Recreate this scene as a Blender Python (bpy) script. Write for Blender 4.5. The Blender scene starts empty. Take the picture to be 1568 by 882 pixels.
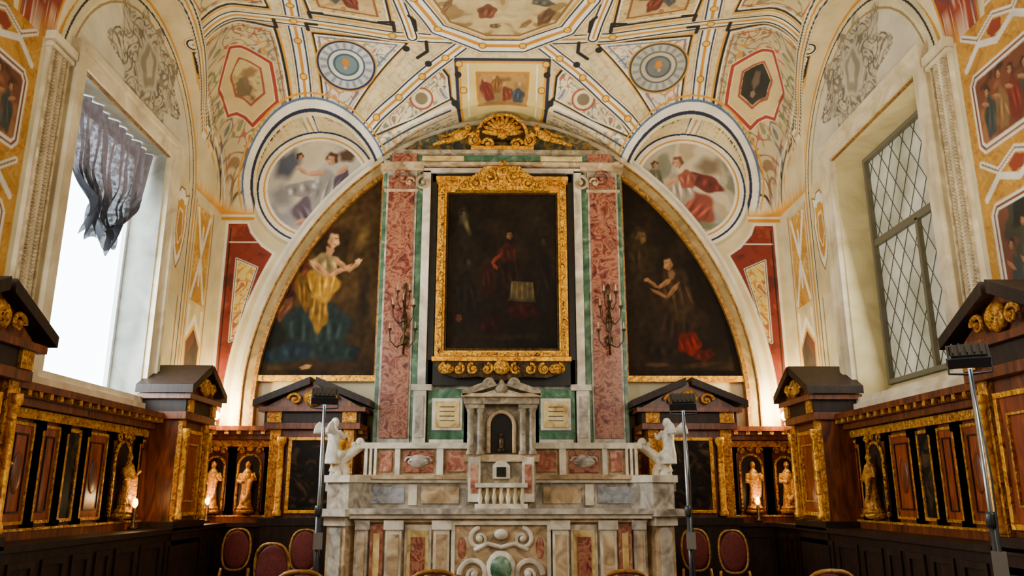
import bpy, math, random, numpy as np
from mathutils import Vector, Matrix
random.seed(4)
HW=4.07; YB=11.0
PI=math.pi
PA=1.88; AA=3.6; AB=4.2; AZ=2.7     # great arch super-ellipse
# ------------------------------------------------------------------ helpers
def lin(c):
    c=np.clip(np.asarray(c,float),0,1)
    return np.where(c<=.04045,c/12.92,((c+.055)/1.055)**2.4)
def L4(c): 
    r=lin(c); return (float(r[0]),float(r[1]),float(r[2]),1)
def archpt(s,q):
    return (AA*s*max(math.cos(q),0)**(2/PA) if math.cos(q)>=0 else -AA*s*(-math.cos(q))**(2/PA), AZ+AB*s*max(math.sin(q),0)**(2/PA))
def H(X,Y):
    X=np.abs(np.asarray(X,float)); Y=np.asarray(Y,float)
    a=np.clip(1-(HW-X)/.75,0,1); b=np.clip(1-(YB-Y)/2,0,1)
    r=(a**5+b**5)**.2
    z=5.42+1.98*np.sqrt(np.clip(1-r*r,0,1))
    z=np.maximum(z,AZ+AB*np.clip(1-np.clip(X/AA,0,1)**PA,0,1)**(1/PA))
    q=1-((X-2.72)/.88)**2
    z=np.maximum(z,np.where(q>0,5.86+.88*np.sqrt(np.clip(q,0,1)),0))
    for yc in (8.25,4.15,.05):
        q=1-((Y-yc)/1.75)**2
        z=np.maximum(z,np.where(q>0,5.2+1.8*np.sqrt(np.clip(q,0,1)),0))
    return z
# ------------------------------------------------------------------ materials
def newmat(name):
    m=bpy.data.materials.new(name); m.use_nodes=True
    nt=m.node_tree; b=nt.nodes['Principled BSDF']; return m,nt,b
def addbump(nt,b,scale,strength,dist=.02):
    tc=nt.nodes.new('ShaderNodeTexCoord')
    n=nt.nodes.new('ShaderNodeTexNoise'); n.inputs['Scale'].default_value=scale; n.inputs['Detail'].default_value=4; o=n.outputs['Fac']
    nt.links.new(tc.outputs['Object'],n.inputs['Vector'])
    bp=nt.nodes.new('ShaderNodeBump'); bp.inputs['Strength'].default_value=strength; bp.inputs['Distance'].default_value=dist
    nt.links.new(o,bp.inputs['Height']); nt.links.new(bp.outputs['Normal'],b.inputs['Normal'])
def plain(name,c,rough=.5,metal=0,bump=None,spec=.5):
    m,nt,b=newmat(name)
    b.inputs['Base Color'].default_value=L4(c); b.inputs['Roughness'].default_value=rough; b.inputs['Metallic'].default_value=metal
    b.inputs['Specular IOR Level'].default_value=spec
    if bump: addbump(nt,b,*bump)
    return m
def ramp(name,cols,scale=3,rough=.4,detail=6,dist=1.5,metal=0,stretch=(1,1,1),bump=None,spec=.5):
    m,nt,b=newmat(name)
    tc=nt.nodes.new('ShaderNodeTexCoord'); mp=nt.nodes.new('ShaderNodeMapping'); mp.inputs['Scale'].default_value=stretch
    nt.links.new(tc.outputs['Object'],mp.inputs['Vector'])
    n=nt.nodes.new('ShaderNodeTexNoise'); n.inputs['Scale'].default_value=scale; n.inputs['Detail'].default_value=detail
    n.inputs['Distortion'].default_value=dist
    nt.links.new(mp.outputs['Vector'],n.inputs['Vector'])
    r=nt.nodes.new('ShaderNodeValToRGB'); el=r.color_ramp.elements
    while len(el)<len(cols): el.new(.5)
    for e,(p,c) in zip(el,cols): e.position=p; e.color=L4(c)
    nt.links.new(n.outputs['Fac'],r.inputs['Fac']); nt.links.new(r.outputs['Color'],b.inputs['Base Color'])
    b.inputs['Roughness'].default_value=rough; b.inputs['Metallic'].default_value=metal; b.inputs['Specular IOR Level'].default_value=spec
    if bump:
        bp=nt.nodes.new('ShaderNodeBump'); bp.inputs['Strength'].default_value=bump[0]; bp.inputs['Distance'].default_value=bump[1]
        nt.links.new(n.outputs['Fac'],bp.inputs['Height']); nt.links.new(bp.outputs['Normal'],b.inputs['Normal'])
    return m
def emis(name,c,s):
    m,nt,b=newmat(name); b.inputs['Base Color'].default_value=L4(c)
    b.inputs['Emission Color'].default_value=L4(c); b.inputs['Emission Strength'].default_value=s; return m
def vcol(name,rough=.8,nscale=3,amt=.18,bump=.05,spec=.5):
    m,nt,b=newmat(name)
    at=nt.nodes.new('ShaderNodeAttribute'); at.attribute_name='Col'
    tc=nt.nodes.new('ShaderNodeTexCoord'); n=nt.nodes.new('ShaderNodeTexNoise'); n.inputs['Scale'].default_value=nscale; n.inputs['Detail'].default_value=8
    nt.links.new(tc.outputs['Object'],n.inputs['Vector'])
    mr=nt.nodes.new('ShaderNodeMapRange'); mr.inputs['From Min'].default_value=.3; mr.inputs['From Max'].default_value=.7
    mr.inputs['To Min'].default_value=1-amt; mr.inputs['To Max'].default_value=1+amt*.3
    nt.links.new(n.outputs['Fac'],mr.inputs['Value'])
    vm=nt.nodes.new('ShaderNodeVectorMath'); vm.operation='SCALE'
    nt.links.new(at.outputs['Color'],vm.inputs[0]); nt.links.new(mr.outputs['Result'],vm.inputs['Scale'])
    nt.links.new(vm.outputs['Vector'],b.inputs['Base Color']); b.inputs['Roughness'].default_value=rough
    b.inputs['Specular IOR Level'].default_value=spec
    if bump:
        bp=nt.nodes.new('ShaderNodeBump'); bp.inputs['Strength'].default_value=bump*4; bp.inputs['Distance'].default_value=.01
        nt.links.new(n.outputs['Fac'],bp.inputs['Height']); nt.links.new(bp.outputs['Normal'],b.inputs['Normal'])
    return m
FRESCO=vcol('fresco_plaster',.85,3,.24)
OIL=vcol('oil_paint',.65,6,.3,.02,.10)
GOLD=ramp('gilding',[(.3,(.46,.26,.02)),(.5,(.88,.60,.06)),(.7,(1,.82,.20))],14,.38,metal=.5,bump=(.5,.02))
GOLDC=ramp('gilded_carving',[(.35,(.24,.12,.01)),(.5,(.82,.54,.06)),(.65,(1,.80,.18))],22,.35,metal=.45,bump=(1,.04))
GOLDD=ramp('old_gilding',[(.3,(.32,.20,.06)),(.5,(.56,.38,.11)),(.7,(.72,.52,.18))],14,.5,metal=.3,bump=(.4,.02))
WOOD=ramp('walnut',[(.3,(.22,.10,.04)),(.55,(.42,.20,.075)),(.75,(.56,.30,.12))],4,.36,stretch=(3,3,.6),bump=(.2,.01))
WOODR=ramp('mahogany_panel',[(.3,(.34,.13,.05)),(.55,(.54,.23,.08)),(.75,(.66,.34,.14))],5,.32,stretch=(3,3,.5),bump=(.15,.01))
WOODD=ramp('dark_walnut',[(.3,(.07,.04,.02)),(.55,(.14,.08,.04)),(.8,(.24,.13,.06))],5,.5,stretch=(3,3,.6),spec=.3)
WOODG=ramp('gilded_walnut',[(.3,(.34,.18,.04)),(.5,(.76,.50,.11)),(.7,(.95,.72,.22))],18,.35,metal=.3,bump=(.9,.03))
M_RED=ramp('breccia_red',[(.3,(.18,.08,.07)),(.42,(.46,.20,.15)),(.52,(.62,.42,.31)),(.62,(.40,.15,.11)),(.8,(.68,.57,.45))],7,.3,detail=9)
M_GREEN=ramp('verde_marble',[(.3,(.12,.26,.18)),(.55,(.28,.42,.31)),(.75,(.55,.64,.54))],5,.3)
M_WHITE=ramp('carrara',[(.3,(.60,.56,.49)),(.55,(.84,.80,.71)),(.75,(.95,.92,.85))],3,.35)
M_GREY=ramp('bardiglio',[(.3,(.42,.39,.35)),(.5,(.64,.60,.54)),(.72,(.82,.78,.70))],5,.3)
M_BEIGE=ramp('travertine',[(.3,(.48,.38,.26)),(.5,(.68,.57,.42)),(.72,(.84,.75,.60))],5,.4)
M_YEL=ramp('giallo',[(.3,(.60,.46,.24)),(.5,(.80,.68,.42)),(.72,(.90,.82,.60))],5,.35)
M_PINK=ramp('rosso_pale',[(.3,(.44,.22,.17)),(.5,(.64,.38,.29)),(.7,(.78,.62,.50))],8,.3)
M_BLACK=ramp('nero_marble',[(.4,(.03,.03,.03)),(.7,(.11,.10,.08))],5,.35)
STONE=ramp('aged_stone',[(.3,(.36,.32,.25)),(.5,(.54,.48,.38)),(.72,(.70,.64,.52))],8,.55,bump=(.3,.01))
BRONZE=ramp('dark_bronze',[(.3,(.10,.07,.04)),(.6,(.30,.22,.12)),(.8,(.45,.36,.22))],20,.35,metal=.7,bump=(.5,.01))
PLAST=ramp('stucco',[(.3,(.70,.64,.50)),(.55,(.84,.78,.65)),(.75,(.90,.86,.74))],2,.8)
PLASTD=ramp('stucco_bead',[(.3,(.58,.50,.36)),(.55,(.74,.66,.50)),(.75,(.84,.77,.62))],9,.8)
CREAM=ramp('cream_reveal',[(.3,(.74,.68,.48)),(.6,(.84,.78,.58))],2,.8)
REVL=ramp('grey_reveal',[(.3,(.48,.48,.44)),(.6,(.62,.61,.56))],2,.8)
STATUE=ramp('white_statue',[(.3,(.66,.63,.57)),(.6,(.88,.86,.81))],6,.45)
METAL=plain('lamp_metal',(.26,.28,.30),.35,.7)
STEEL=plain('brushed_steel',(.66,.68,.70),.3,.8)
VELVET=ramp('red_velvet',[(.3,(.26,.06,.04)),(.7,(.42,.12,.08))],30,.85)
FLOOR=ramp('terracotta',[(.3,(.22,.12,.08)),(.6,(.34,.20,.14))],3,.4)
DARKP=ramp('dark_panel_painting',[(.35,(.03,.02,.015)),(.52,(.10,.07,.04)),(.64,(.26,.19,.11)),(.8,(.40,.30,.2))],5,.6,spec=.15)
BULB=emis('bulb_glow',(1,.85,.45),60)
CAND=emis('candle_glow',(1,.72,.30),20)
LED=emis('led_glow',(.9,.97,1),6)
# ------------------------------------------------------------------ mesh builder
class B:
    def __init__(s): s.V=[];s.F=[];s.M=[];s.S=[];s.mats=[];s.T=Matrix.Identity(4)
    def add(s,vs,fs,mat,smooth=False):
        if mat not in s.mats: s.mats.append(mat)
        k=s.mats.index(mat); o=len(s.V)
        s.V+=[tuple(s.T@Vector(v)) for v in vs]
        for f in fs: s.F.append(tuple(i+o for i in f)); s.M.append(k); s.S.append(smooth)
    def box(s,x0,x1,y0,y1,z0,z1,mat):
        if x0>x1:x0,x1=x1,x0
        s.add([(x0,y0,z0),(x1,y0,z0),(x1,y1,z0),(x0,y1,z0),(x0,y0,z1),(x1,y0,z1),(x1,y1,z1),(x0,y1,z1)],
              [(0,3,2,1),(4,5,6,7),(0,1,5,4),(1,2,6,5),(2,3,7,6),(3,0,4,7)],mat)
    def lathe(s,c,prof,mat,n=14,smooth=True,a0=0,sy=1):
        vs=[];fs=[]
        for (r,z) in prof:
            for i in range(n):
                a=2*PI*i/n+a0; vs.append((c[0]+r*math.cos(a),c[1]+r*math.sin(a)*sy,c[2]+z))
        m=len(prof)
        for j in range(m-1):
            for i in range(n): fs.append((j*n+i,j*n+(i+1)%n,(j+1)*n+(i+1)%n,(j+1)*n+i))
        fs.append(tuple(range(n))[::-1]); fs.append(tuple((m-1)*n+i for i in range(n)))
        s.add(vs,fs,mat,smooth)
    def tube(s,pts,r,mat,n=8,closed=False):
        P=[Vector(p) for p in pts]; m=len(P)
        R=r if isinstance(r,(list,tuple)) else [r]*m
        vs=[];fs=[];up=None
        for i,p in enumerate(P):
            if closed: t=P[(i+1)%m]-P[i-1]
            else: t=P[min(i+1,m-1)]-P[max(i-1,0)]
            if t.length<1e-9: t=Vector((0,0,1))
            t.normalize()
            if up is None:
                up=Vector((0,1,0)) if abs(t.y)<.9 else Vector((1,0,0))
            a=t.cross(up)
            if a.length<1e-6: a=t.cross(Vector((.3,.5,.8)))
            a.normalize(); b=a.cross(t); up=b.copy()
            for k in range(n):
                q=2*PI*k/n; vs.append(tuple(p+a*(math.cos(q)*R[i])+b*(math.sin(q)*R[i])))
        rng=m if closed else m-1
        for j in range(rng):
            for k in range(n):
                j2=(j+1)%m; fs.append((j*n+k,j*n+(k+1)%n,j2*n+(k+1)%n,j2*n+k))
        if not closed:
            fs.append(tuple(range(n))[::-1]); fs.append(tuple((m-1)*n+k for k in range(n)))
        s.add(vs,fs,mat,True)
    def ell(s,c,r,mat,rot=None,n=12,m=8):
        vs=[];fs=[]
        R=rot.to_matrix() if rot else Matrix.Identity(3)
        for j in range(1,m):
            a=PI*j/m
            for i in range(n):
                b=2*PI*i/n; v=R@Vector((r[0]*math.sin(a)*math.cos(b),r[1]*math.sin(a)*math.sin(b),r[2]*math.cos(a)))
                vs.append((c[0]+v.x,c[1]+v.y,c[2]+v.z))
        t=R@Vector((0,0,r[2])); vs.append((c[0]+t.x,c[1]+t.y,c[2]+t.z)); vs.append((c[0]-t.x,c[1]-t.y,c[2]-t.z))
        T0=(m-1)*n
        for j in range(m-2):
            for i in range(n): fs.append((j*n+i,(j+1)*n+i,(j+1)*n+(i+1)%n,j*n+(i+1)%n))
        for i in range(n):
            fs.append((T0,i,(i+1)%n)); fs.append((T0+1,(m-2)*n+(i+1)%n,(m-2)*n+i))
        s.add(vs,fs,mat,True)
    def ext(s,poly,y0,y1,mat):
        n=len(poly)
        vs=[(p[0],y0,p[1]) for p in poly]+[(p[0],y1,p[1]) for p in poly]
        fs=[tuple(range(n)),tuple(range(n,2*n))[::-1]]+[(i,i+n,(i+1)%n+n,(i+1)%n) for i in range(n)]
        s.add(vs,fs,mat)
    def frame(s,x0,x1,z0,z1,w,y0,y1,mat):
        s.box(x0,x1,y0,y1,z0,z0+w,mat); s.box(x0,x1,y0,y1,z1-w,z1,mat)
        s.box(x0,x0+w,y0,y1,z0+w,z1-w,mat); s.box(x1-w,x1,y0,y1,z0+w,z1-w,mat)
    def scroll(s,cx,y,cz,R,mat,turns=1.4,dir=1,a0=0,r=.02,flip=1):
        pts=[];rr=[]
        N=int(18*turns)
        for i in range(N+1):
            t=i/N; a=a0+dir*2*PI*turns*t; q=R*(1-.85*t)
            pts.append((cx+flip*q*math.cos(a),y,cz+q*math.sin(a))); rr.append(r*(1.1-.5*t))
        s.tube(pts,rr,mat,6)
        s.ell((cx,y-.005,cz),(r*1.4,r*1.4,r*1.4),mat,n=8,m=6)
    def mesh(s,name):
        me=bpy.data.meshes.new(name); me.from_pydata(s.V,[],s.F)
        for m in s.mats: me.materials.append(m)
        me.polygons.foreach_set('material_index',s.M); me.polygons.foreach_set('use_smooth',s.S); me.update(); return me
    def build(s,name,bevel=0,parent=None):
        ob=bpy.data.objects.new(name,s.mesh(name)); bpy.context.collection.objects.link(ob)
        if bevel:
            m=ob.modifiers.new('b','BEVEL'); m.width=bevel; m.segments=2; m.limit_method='ANGLE'; m.angle_limit=.9
        if parent: ob.parent=parent
        return ob
def fuse(b,name,vox,sm=3):
    ob=b.build('tmp'); m=ob.modifiers.new('r','REMESH'); m.mode='VOXEL'; m.voxel_size=vox; m.use_smooth_shade=True
    m2=ob.modifiers.new('s','SMOOTH'); m2.iterations=sm
    dg=bpy.context.evaluated_depsgraph_get(); me=bpy.data.meshes.new_from_object(ob.evaluated_get(dg)); me.name=name
    mt=b.mats[0]; bpy.data.objects.remove(ob)
    me.materials.clear(); me.materials.append(mt); return me
# ------------------------------------------------------------------ numpy painting
def gridmesh(name,P,C,mat,keep=None,flip=False):
    ny,nx,_=P.shape; n=nx*ny
    me=bpy.data.meshes.new(name)
    idx=np.arange(n).reshape(ny,nx)
    q=np.stack([idx[:-1,:-1],idx[:-1,1:],idx[1:,1:],idx[1:,:-1]],-1)
    if flip: q=q[...,::-1]
    q=q[keep] if keep is not None else q.reshape(-1,4)
    nf=len(q)
    me.vertices.add(n); me.vertices.foreach_set('co',P.reshape(-1).astype(np.float32))
    me.loops.add(nf*4); me.loops.foreach_set('vertex_index',q.reshape(-1).astype(np.int32))
    me.polygons.add(nf); me.polygons.foreach_set('loop_start',(np.arange(nf)*4).astype(np.int32))
    try: me.polygons.foreach_set('loop_total',np.full(nf,4,np.int32))
    except Exception: pass
    me.polygons.foreach_set('use_smooth',np.ones(nf,bool))
    me.update(calc_edges=True)
    a=me.color_attributes.new('Col','FLOAT_COLOR','POINT')
    cc=np.ones((n,4),np.float32); cc[:,:3]=lin(C.reshape(-1,3)); a.data.foreach_set('color',cc.reshape(-1))
    me.materials.append(mat)
    ob=bpy.data.objects.new(name,me); bpy.context.collection.objects.link(ob); return ob
def vn(u,v,s,seed,k=7):
    rs=np.random.RandomState(seed); o=np.zeros_like(u)
    for i in range(k):
        a=rs.rand()*6.28; f=s*(.5+1.3*rs.rand()); o+=np.sin(f*(u*math.cos(a)+v*math.sin(a))+rs.rand()*6.28+1.3*np.sin(f*.6*(v*math.cos(a)-u*math.sin(a))))
    return o/k**.5
class Art:
    def __init__(s,u,v,P3=None,base=(.8,.8,.8)):
        s.sh=u.shape; s.u=u.ravel(); s.v=v.ravel(); s.c=np.tile(np.array(base,float),(s.u.size,1))
        s.P=P3.reshape(-1,3) if P3 is not None else np.stack([s.u,s.v,0*s.u],-1)
        s.drape=lambda p:(p[0],p[1],0); s.mask=None
    def bb(s,x0,x1,y0,y1): return np.nonzero((s.u>x0)&(s.u<x1)&(s.v>y0)&(s.v<y1))[0]
    def poly(s,pts,extra=None):
        xs=[p[0] for p in pts]; ys=[p[1] for p in pts]
        id=s.bb(min(xs),max(xs),min(ys),max(ys)); x=s.u[id]; y=s.v[id]; ins=np.zeros(len(id),bool)
        n=len(pts)
        for i in range(n):
            x1,y1=pts[i]; x2,y2=pts[(i+1)%n]
            if y1==y2: continue
            c=((y1>y)!=(y2>y))&(x<(x2-x1)*(y-y1)/(y2-y1)+x1); ins^=c
        return id[ins]
    def fill(s,id,c,a=1):
        c=np.array(c,float)
        if np.isscalar(a): s.c[id]=s.c[id]*(1-a)+c*a
        else: s.c[id]=s.c[id]*(1-a[:,None])+c*a[:,None]
    def line(s,pts,w,c,closed=False):
        if closed: pts=list(pts)+[pts[0]]
        for i in range(len(pts)-1):
            a=pts[i];b=pts[i+1]; L=math.hypot(b[0]-a[0],b[1]-a[1]); k=max(1,int(L/.12))
            for j in range(k):
                p=(a[0]+(b[0]-a[0])*j/k,a[1]+(b[1]-a[1])*j/k); q=(a[0]+(b[0]-a[0])*(j+1)/k,a[1]+(b[1]-a[1])*(j+1)/k)
                A=np.array(s.drape(p)); D=np.array(s.drape(q))-A
                h=w/2+.01
                id=s.bb(min(p[0],q[0])-h,max(p[0],q[0])+h,min(p[1],q[1])-h,max(p[1],q[1])+h)
                if len(id)==0: continue
                R=s.P[id]-A; t=np.clip((R@D)/max(D@D,1e-9),0,1); d=np.sqrt(((R-t[:,None]*D)**2).sum(1))
                s.fill(id,c,np.clip((w/2-d)/.006+.5,0,1))
    def band(s,pts,w,closed=False,c1=(.93,.91,.85),edge=(.10,.12,.20),g=(.78,.52,.06)):
        s.line(pts,w+.10,(.74,.55,.18),closed); s.line(pts,w+.08,(.90,.86,.76),closed)
        s.line(pts,w+.045,edge,closed); s.line(pts,w,c1,closed)
        if g: s.line(pts,w*.30,g,closed)
    def ell(s,cx,cy,rx,ry,ang,c,soft=.15,amp=1):
        R=max(rx,ry)*1.05; id=s.bb(cx-R,cx+R,cy-R,cy+R)
        if s.mask is not None: id=id[s.mask[id]]
        x=s.u[id]-cx; y=s.v[id]-cy; ca,sa=math.cos(ang),math.sin(ang)
        xr=x*ca+y*sa; yr=-x*sa+y*ca
        wob=1+.10*np.sin(5*np.arctan2(yr/ry,xr/rx)+cx*7+cy*11)
        r=np.sqrt((xr/rx)**2+(yr/ry)**2)*wob
        s.fill(id,c,np.clip((1-r)/soft,0,1)*amp)
    def robe(s,cx,cy,rx,ry,ang,c,n=5,seed=0,soft=.18):
        c=np.array(c); s.ell(cx,cy,rx,ry,ang,c*.75,soft)
        rs=np.random.RandomState(seed+int(abs(cx)*100)); ca,sa=math.cos(ang),math.sin(ang)
        for i in range(n):
            t=(i+.5)/n*2-1; ox=t*rx*.75; L=ry*.8*math.sqrt(1-t*t*.7)
            X=cx+ox*ca; Y=cy+ox*sa
            s.ell(X+rs.randn()*rx*.04,Y+rs.randn()*ry*.08,rx/n*.8,L*(.7+.3*rs.rand()),ang+rs.randn()*.16,np.clip(c*(1.2 if i%2==0 else .55),0,1),.8,.8)
    def head(s,cx,cy,r,skin,hair,d=1):
        s.ell(cx,cy+r*.25,r*1.05,r*1.15,0,hair,.3); s.ell(cx+d*r*.22,cy-r*.1,r*.68,r*.92,0,skin,.3)
        s.ell(cx-d*r*.1,cy-r*.1,r*.4,r*.9,0,np.array(skin)*.7,.8,.7)
        s.ell(cx+d*r*.45,cy+r*.12,r*.28,r*.10,0,np.array(skin)*.5,.6); s.ell(cx+d*r*.35,cy-r*.55,r*.26,r*.08,0,np.array(skin)*.6,.6)
    def arm(s,pts,w,c):
        for i in range(len(pts)-1):
            (x0,y0),(x1,y1)=pts[i],pts[i+1]; L=math.hypot(x1-x0,y1-y0); a=math.atan2(y1-y0,x1-x0)
            s.ell((x0+x1)/2,(y0+y1)/2,L*.6,w*(1-.2*i),a,c,.35)
            s.ell((x0+x1)/2,(y0+y1)/2-w*.45,L*.5,w*.3,a,np.array(c)*.65,.8,.7)
    def disc3(s,c,r0,r1,col,id=None):
        c=np.array(s.drape(c)); id=s.bb(c[0]-r1,c[0]+r1,c[1]-r1,c[1]+r1)
        d=np.sqrt(((s.P[id]-c)**2).sum(1)); s.fill(id,col,np.clip((r1-d)/.008+.5,0,1)*np.clip((d-r0)/.008+.5,0,1) if r0>0 else np.clip((r1-d)/.008+.5,0,1))
    def grot(s,id,sc,pal,seed=0,wd=.22,u=None,v=None,amp=.8):
        u=s.u[id] if u is None else u; v=s.v[id] if v is None else v
        F=np.sin(sc*u+2.2*np.sin(.72*sc*v+seed))+np.sin(sc*v*1.07+2.4*np.sin(.63*sc*u+seed*2+1))
        G=np.sin(.37*sc*u+seed+2*np.sin(.3*sc*v))+np.sin(.41*sc*v+seed*3)
        F2=np.sin(2.1*sc*u+2*np.sin(1.5*sc*v+seed))+np.sin(2.2*sc*v+2*np.sin(1.3*sc*u))
        k=np.clip(((G+2)/4*len(pal)).astype(int),0,len(pal)-1); pc=np.array(pal)[k]
        a=np.clip((wd-np.abs(F))/.12,0,1)+np.clip((F-1.35)/.15,0,1)*.8+np.clip((F2-1.3)/.2,0,1)*.7
        a=np.clip(a,0,1)*amp
        s.c[id]=s.c[id]*(1-a[:,None])+pc*a[:,None]
    def scene(s,id,sc,pal,seed=0):
        u=s.u[id]; v=s.v[id]; f=vn(u,v,sc,seed)+.5*vn(u,v,sc*2.7,seed+5)+.25*vn(u,v,sc*6,seed+9)
        t=np.clip((f+2)/4,0,.999)*(len(pal)-1); k=t.astype(int); fr=t-k; fr=np.clip((fr-.3)/.4,0,1)
        p=np.array(pal); s.c[id]=p[k]*(1-fr[:,None])+p[np.minimum(k+1,len(pal)-1)]*fr[:,None]
    def out(s): return s.c.reshape(*s.sh,3)
NAVY=(.10,.13,.24); BLK=(.08,.07,.07); GLD=(.80,.56,.08); WHT=(.93,.90,.83); CR=(.84,.77,.59)
GP=[(.42,.27,.15),(.60,.26,.17),(.36,.40,.24),(.40,.36,.34),(.74,.50,.14),(.26,.30,.38)]
GG=[(.42,.38,.32),(.50,.45,.38),(.34,.31,.28)]
# ------------------------------------------------------------------ ceiling
nx=1160; ny=780
xs=np.linspace(-HW,HW,nx)
t=np.linspace(0,1,ny); ys=YB-(YB-5.3)*(.55*t+.45*t**2)
XX,YY=np.meshgrid(xs,ys); ZZ=H(XX,YY); P=np.stack([XX,YY,ZZ],-1)
A=Art(np.abs(XX),YY,np.stack([np.abs(XX),YY,ZZ],-1),CR)
A.drape=lambda p:(p[0],p[1],float(H(p[0],p[1])))
A.c+= (vn(A.u,A.v,3,3)*.015)[:,None]
id=np.nonzero(A.u<3.3)[0]; A.grot(id,20,[(.72,.56,.28),(.70,.50,.36),(.62,.58,.42)],5.1,.14,amp=.5)
FP=P.reshape(-1,3)
def panel(pts,fillc,pal,sc,seed,b=.035,bc=BLK,inner=None,amp=.75,wd=.2):
    cx=sum(p[0] for p in pts)/len(pts); cy=sum(p[1] for p in pts)/len(pts)
    A.line([(cx+(p[0]-cx)*1.05,cy+(p[1]-cy)*1.05) for p in pts],.03,GLD,True)
    id=A.poly(pts); A.fill(id,fillc)
    if pal: A.grot(id,sc,pal,seed,wd,amp=amp)
    if inner:
        A.line([(cx+(p[0]-cx)*.88,cy+(p[1]-cy)*.88) for p in pts],.016,inner,True)
    A.line(pts,b,bc,True)
    A.line([(cx+(p[0]-cx)*.95,cy+(p[1]-cy)*.95) for p in pts],.022,(.92,.88,.78),True)
panel([(2.95,6.7),(2.95,8.85),(3.72,8.7),(3.7,7.2)],(.78,.70,.50),GP,16,1.2,inner=(.6,.3,.2))
panel([(1.45,6.6),(1.45,9.2),(2.45,8.95),(2.45,6.6)],(.80,.70,.46),GP,22,1,amp=.5)
sc_=A.poly([(1.6,6.7),(1.6,9.02),(2.3,8.82),(2.3,6.7)])
A.scene(sc_,7,[(.48,.34,.18),(.66,.52,.30),(.76,.64,.42),(.70,.58,.38),(.42,.38,.24),(.60,.46,.30)],3)
A.line([(1.6,6.7),(1.6,9.02),(2.3,8.82),(2.3,6.7)],.03,(.50,.32,.12))
for (x,y,w_,h_,a_,cc) in ((1.9,8.7,.10,.2,.3,(.50,.22,.14)),(2.05,8.6,.08,.16,-.3,(.36,.38,.40)),(1.8,8.55,.12,.1,0,(.40,.30,.18)),(2.0,8.85,.04,.04,0,(.74,.56,.38))): A.robe(x,y,w_,h_,a_,cc,4,2)
E=[(3.86,8.95),(2.98,9.25),(3.02,10.5),(3.72,10.95),(3.98,10.85),(4.0,10.15),(3.93,9.6)]
panel(E,(.76,.69,.52),GP,21,2.0,inner=(.55,.30,.2),wd=.3)
hx=[(3.62,9.5),(3.18,9.85),(3.2,10.35),(3.6,10.58),(3.86,10.3),(3.85,9.85)]
id=A.poly(hx); A.fill(id,(.80,.70,.48)); A.line(hx,.075,(.90,.84,.70),True); A.line(hx,.05,(.60,.21,.13),True); 
hi=[(3.58,9.75),(3.34,9.93),(3.36,10.25),(3.58,10.38),(3.74,10.2),(3.73,9.92)]
id=A.poly(hi); A.scene(id,9,[(.48,.42,.28),(.74,.66,.46),(.78,.70,.48),(.66,.56,.36),(.42,.36,.25)],9); A.line(hi,.03,(.58,.28,.20),True)
L=A.poly([(3.55+(x-3.55)*.9,10.05+(y-10.05)*.9) for x,y in hi])
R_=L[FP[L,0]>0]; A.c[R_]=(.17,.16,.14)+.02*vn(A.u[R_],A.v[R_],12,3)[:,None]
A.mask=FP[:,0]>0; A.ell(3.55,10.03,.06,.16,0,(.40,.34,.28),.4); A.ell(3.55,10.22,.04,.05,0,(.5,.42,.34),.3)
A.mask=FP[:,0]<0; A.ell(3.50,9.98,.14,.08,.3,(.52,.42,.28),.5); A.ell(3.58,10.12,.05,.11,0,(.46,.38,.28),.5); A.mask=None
D=[(2.50,9.36),(1.28,9.52),(2.22,10.52),(2.55,10.52)]
panel(D,(.86,.82,.73),[(.35,.40,.50),(.60,.26,.18),(.42,.42,.28),(.72,.42,.26)],24,.7,inner=None,wd=.26)
A.line([(2.44,9.43),(1.42,9.56),(2.25,10.45),(2.49,10.46)],.02,(.35,.42,.5),True)
C=[(1.85,10.66),(1.55,10.42),(1.2,10.14),(.86,9.88),(.76,10.02),(.74,10.30),(1.3,10.52)]
panel(C,(.88,.83,.70),GP,26,1.9,b=.04,bc=BLK,wd=.3)
A.disc3((1.15,10.3),0,.17,(.60,.30,.20)); A.disc3((1.15,10.3),0,.14,(.88,.82,.66)); A.disc3((1.15,10.3),0,.09,(.48,.42,.32))
c=(2.15,9.87)
R_=FP[:,0]>0
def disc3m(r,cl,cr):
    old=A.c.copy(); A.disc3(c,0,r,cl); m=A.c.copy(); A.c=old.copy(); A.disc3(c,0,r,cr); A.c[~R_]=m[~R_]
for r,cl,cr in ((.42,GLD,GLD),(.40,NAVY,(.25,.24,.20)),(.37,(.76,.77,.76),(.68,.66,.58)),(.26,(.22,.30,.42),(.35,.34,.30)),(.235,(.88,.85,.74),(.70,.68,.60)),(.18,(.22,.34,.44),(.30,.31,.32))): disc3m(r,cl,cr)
id=np.nonzero((np.abs(A.u-2.15)<.4)&(np.abs(A.v-9.87)<.5))[0]
an=np.arctan2(A.v[id]-9.87,A.u[id]-2.15); rr_=np.sqrt(((A.P[id]-np.array(A.drape(c)))**2).sum(1))
k=(rr_>.265)&(rr_<.36); A.fill(id[k],(.40,.42,.50),np.clip(np.sin(an[k]*18)*2,0,1)*.6)
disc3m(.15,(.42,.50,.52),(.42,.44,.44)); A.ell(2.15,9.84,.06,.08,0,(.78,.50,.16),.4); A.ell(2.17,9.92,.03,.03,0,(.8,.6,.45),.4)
A.band([(2.83,10.99),(2.82,10.7),(2.77,10.04),(2.70,9.13),(2.62,8.55),(2.6,5.3)],.14,c1=(.88,.88,.84),edge=NAVY)
A.band([(.45,9.46),(.95,9.44),(1.46,9.40),(2.7,9.13),(3.3,9.02),(3.84,8.87)],.12,c1=(.88,.86,.74),edge=BLK)
A.band([(2.12,10.72),(1.81,10.5),(1.47,10.29),(.78,9.76),(.55,9.56)],.13)
A.band([(1.2,9.42),(1.3,8.6),(1.3,5.3)],.10,edge=BLK)
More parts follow.
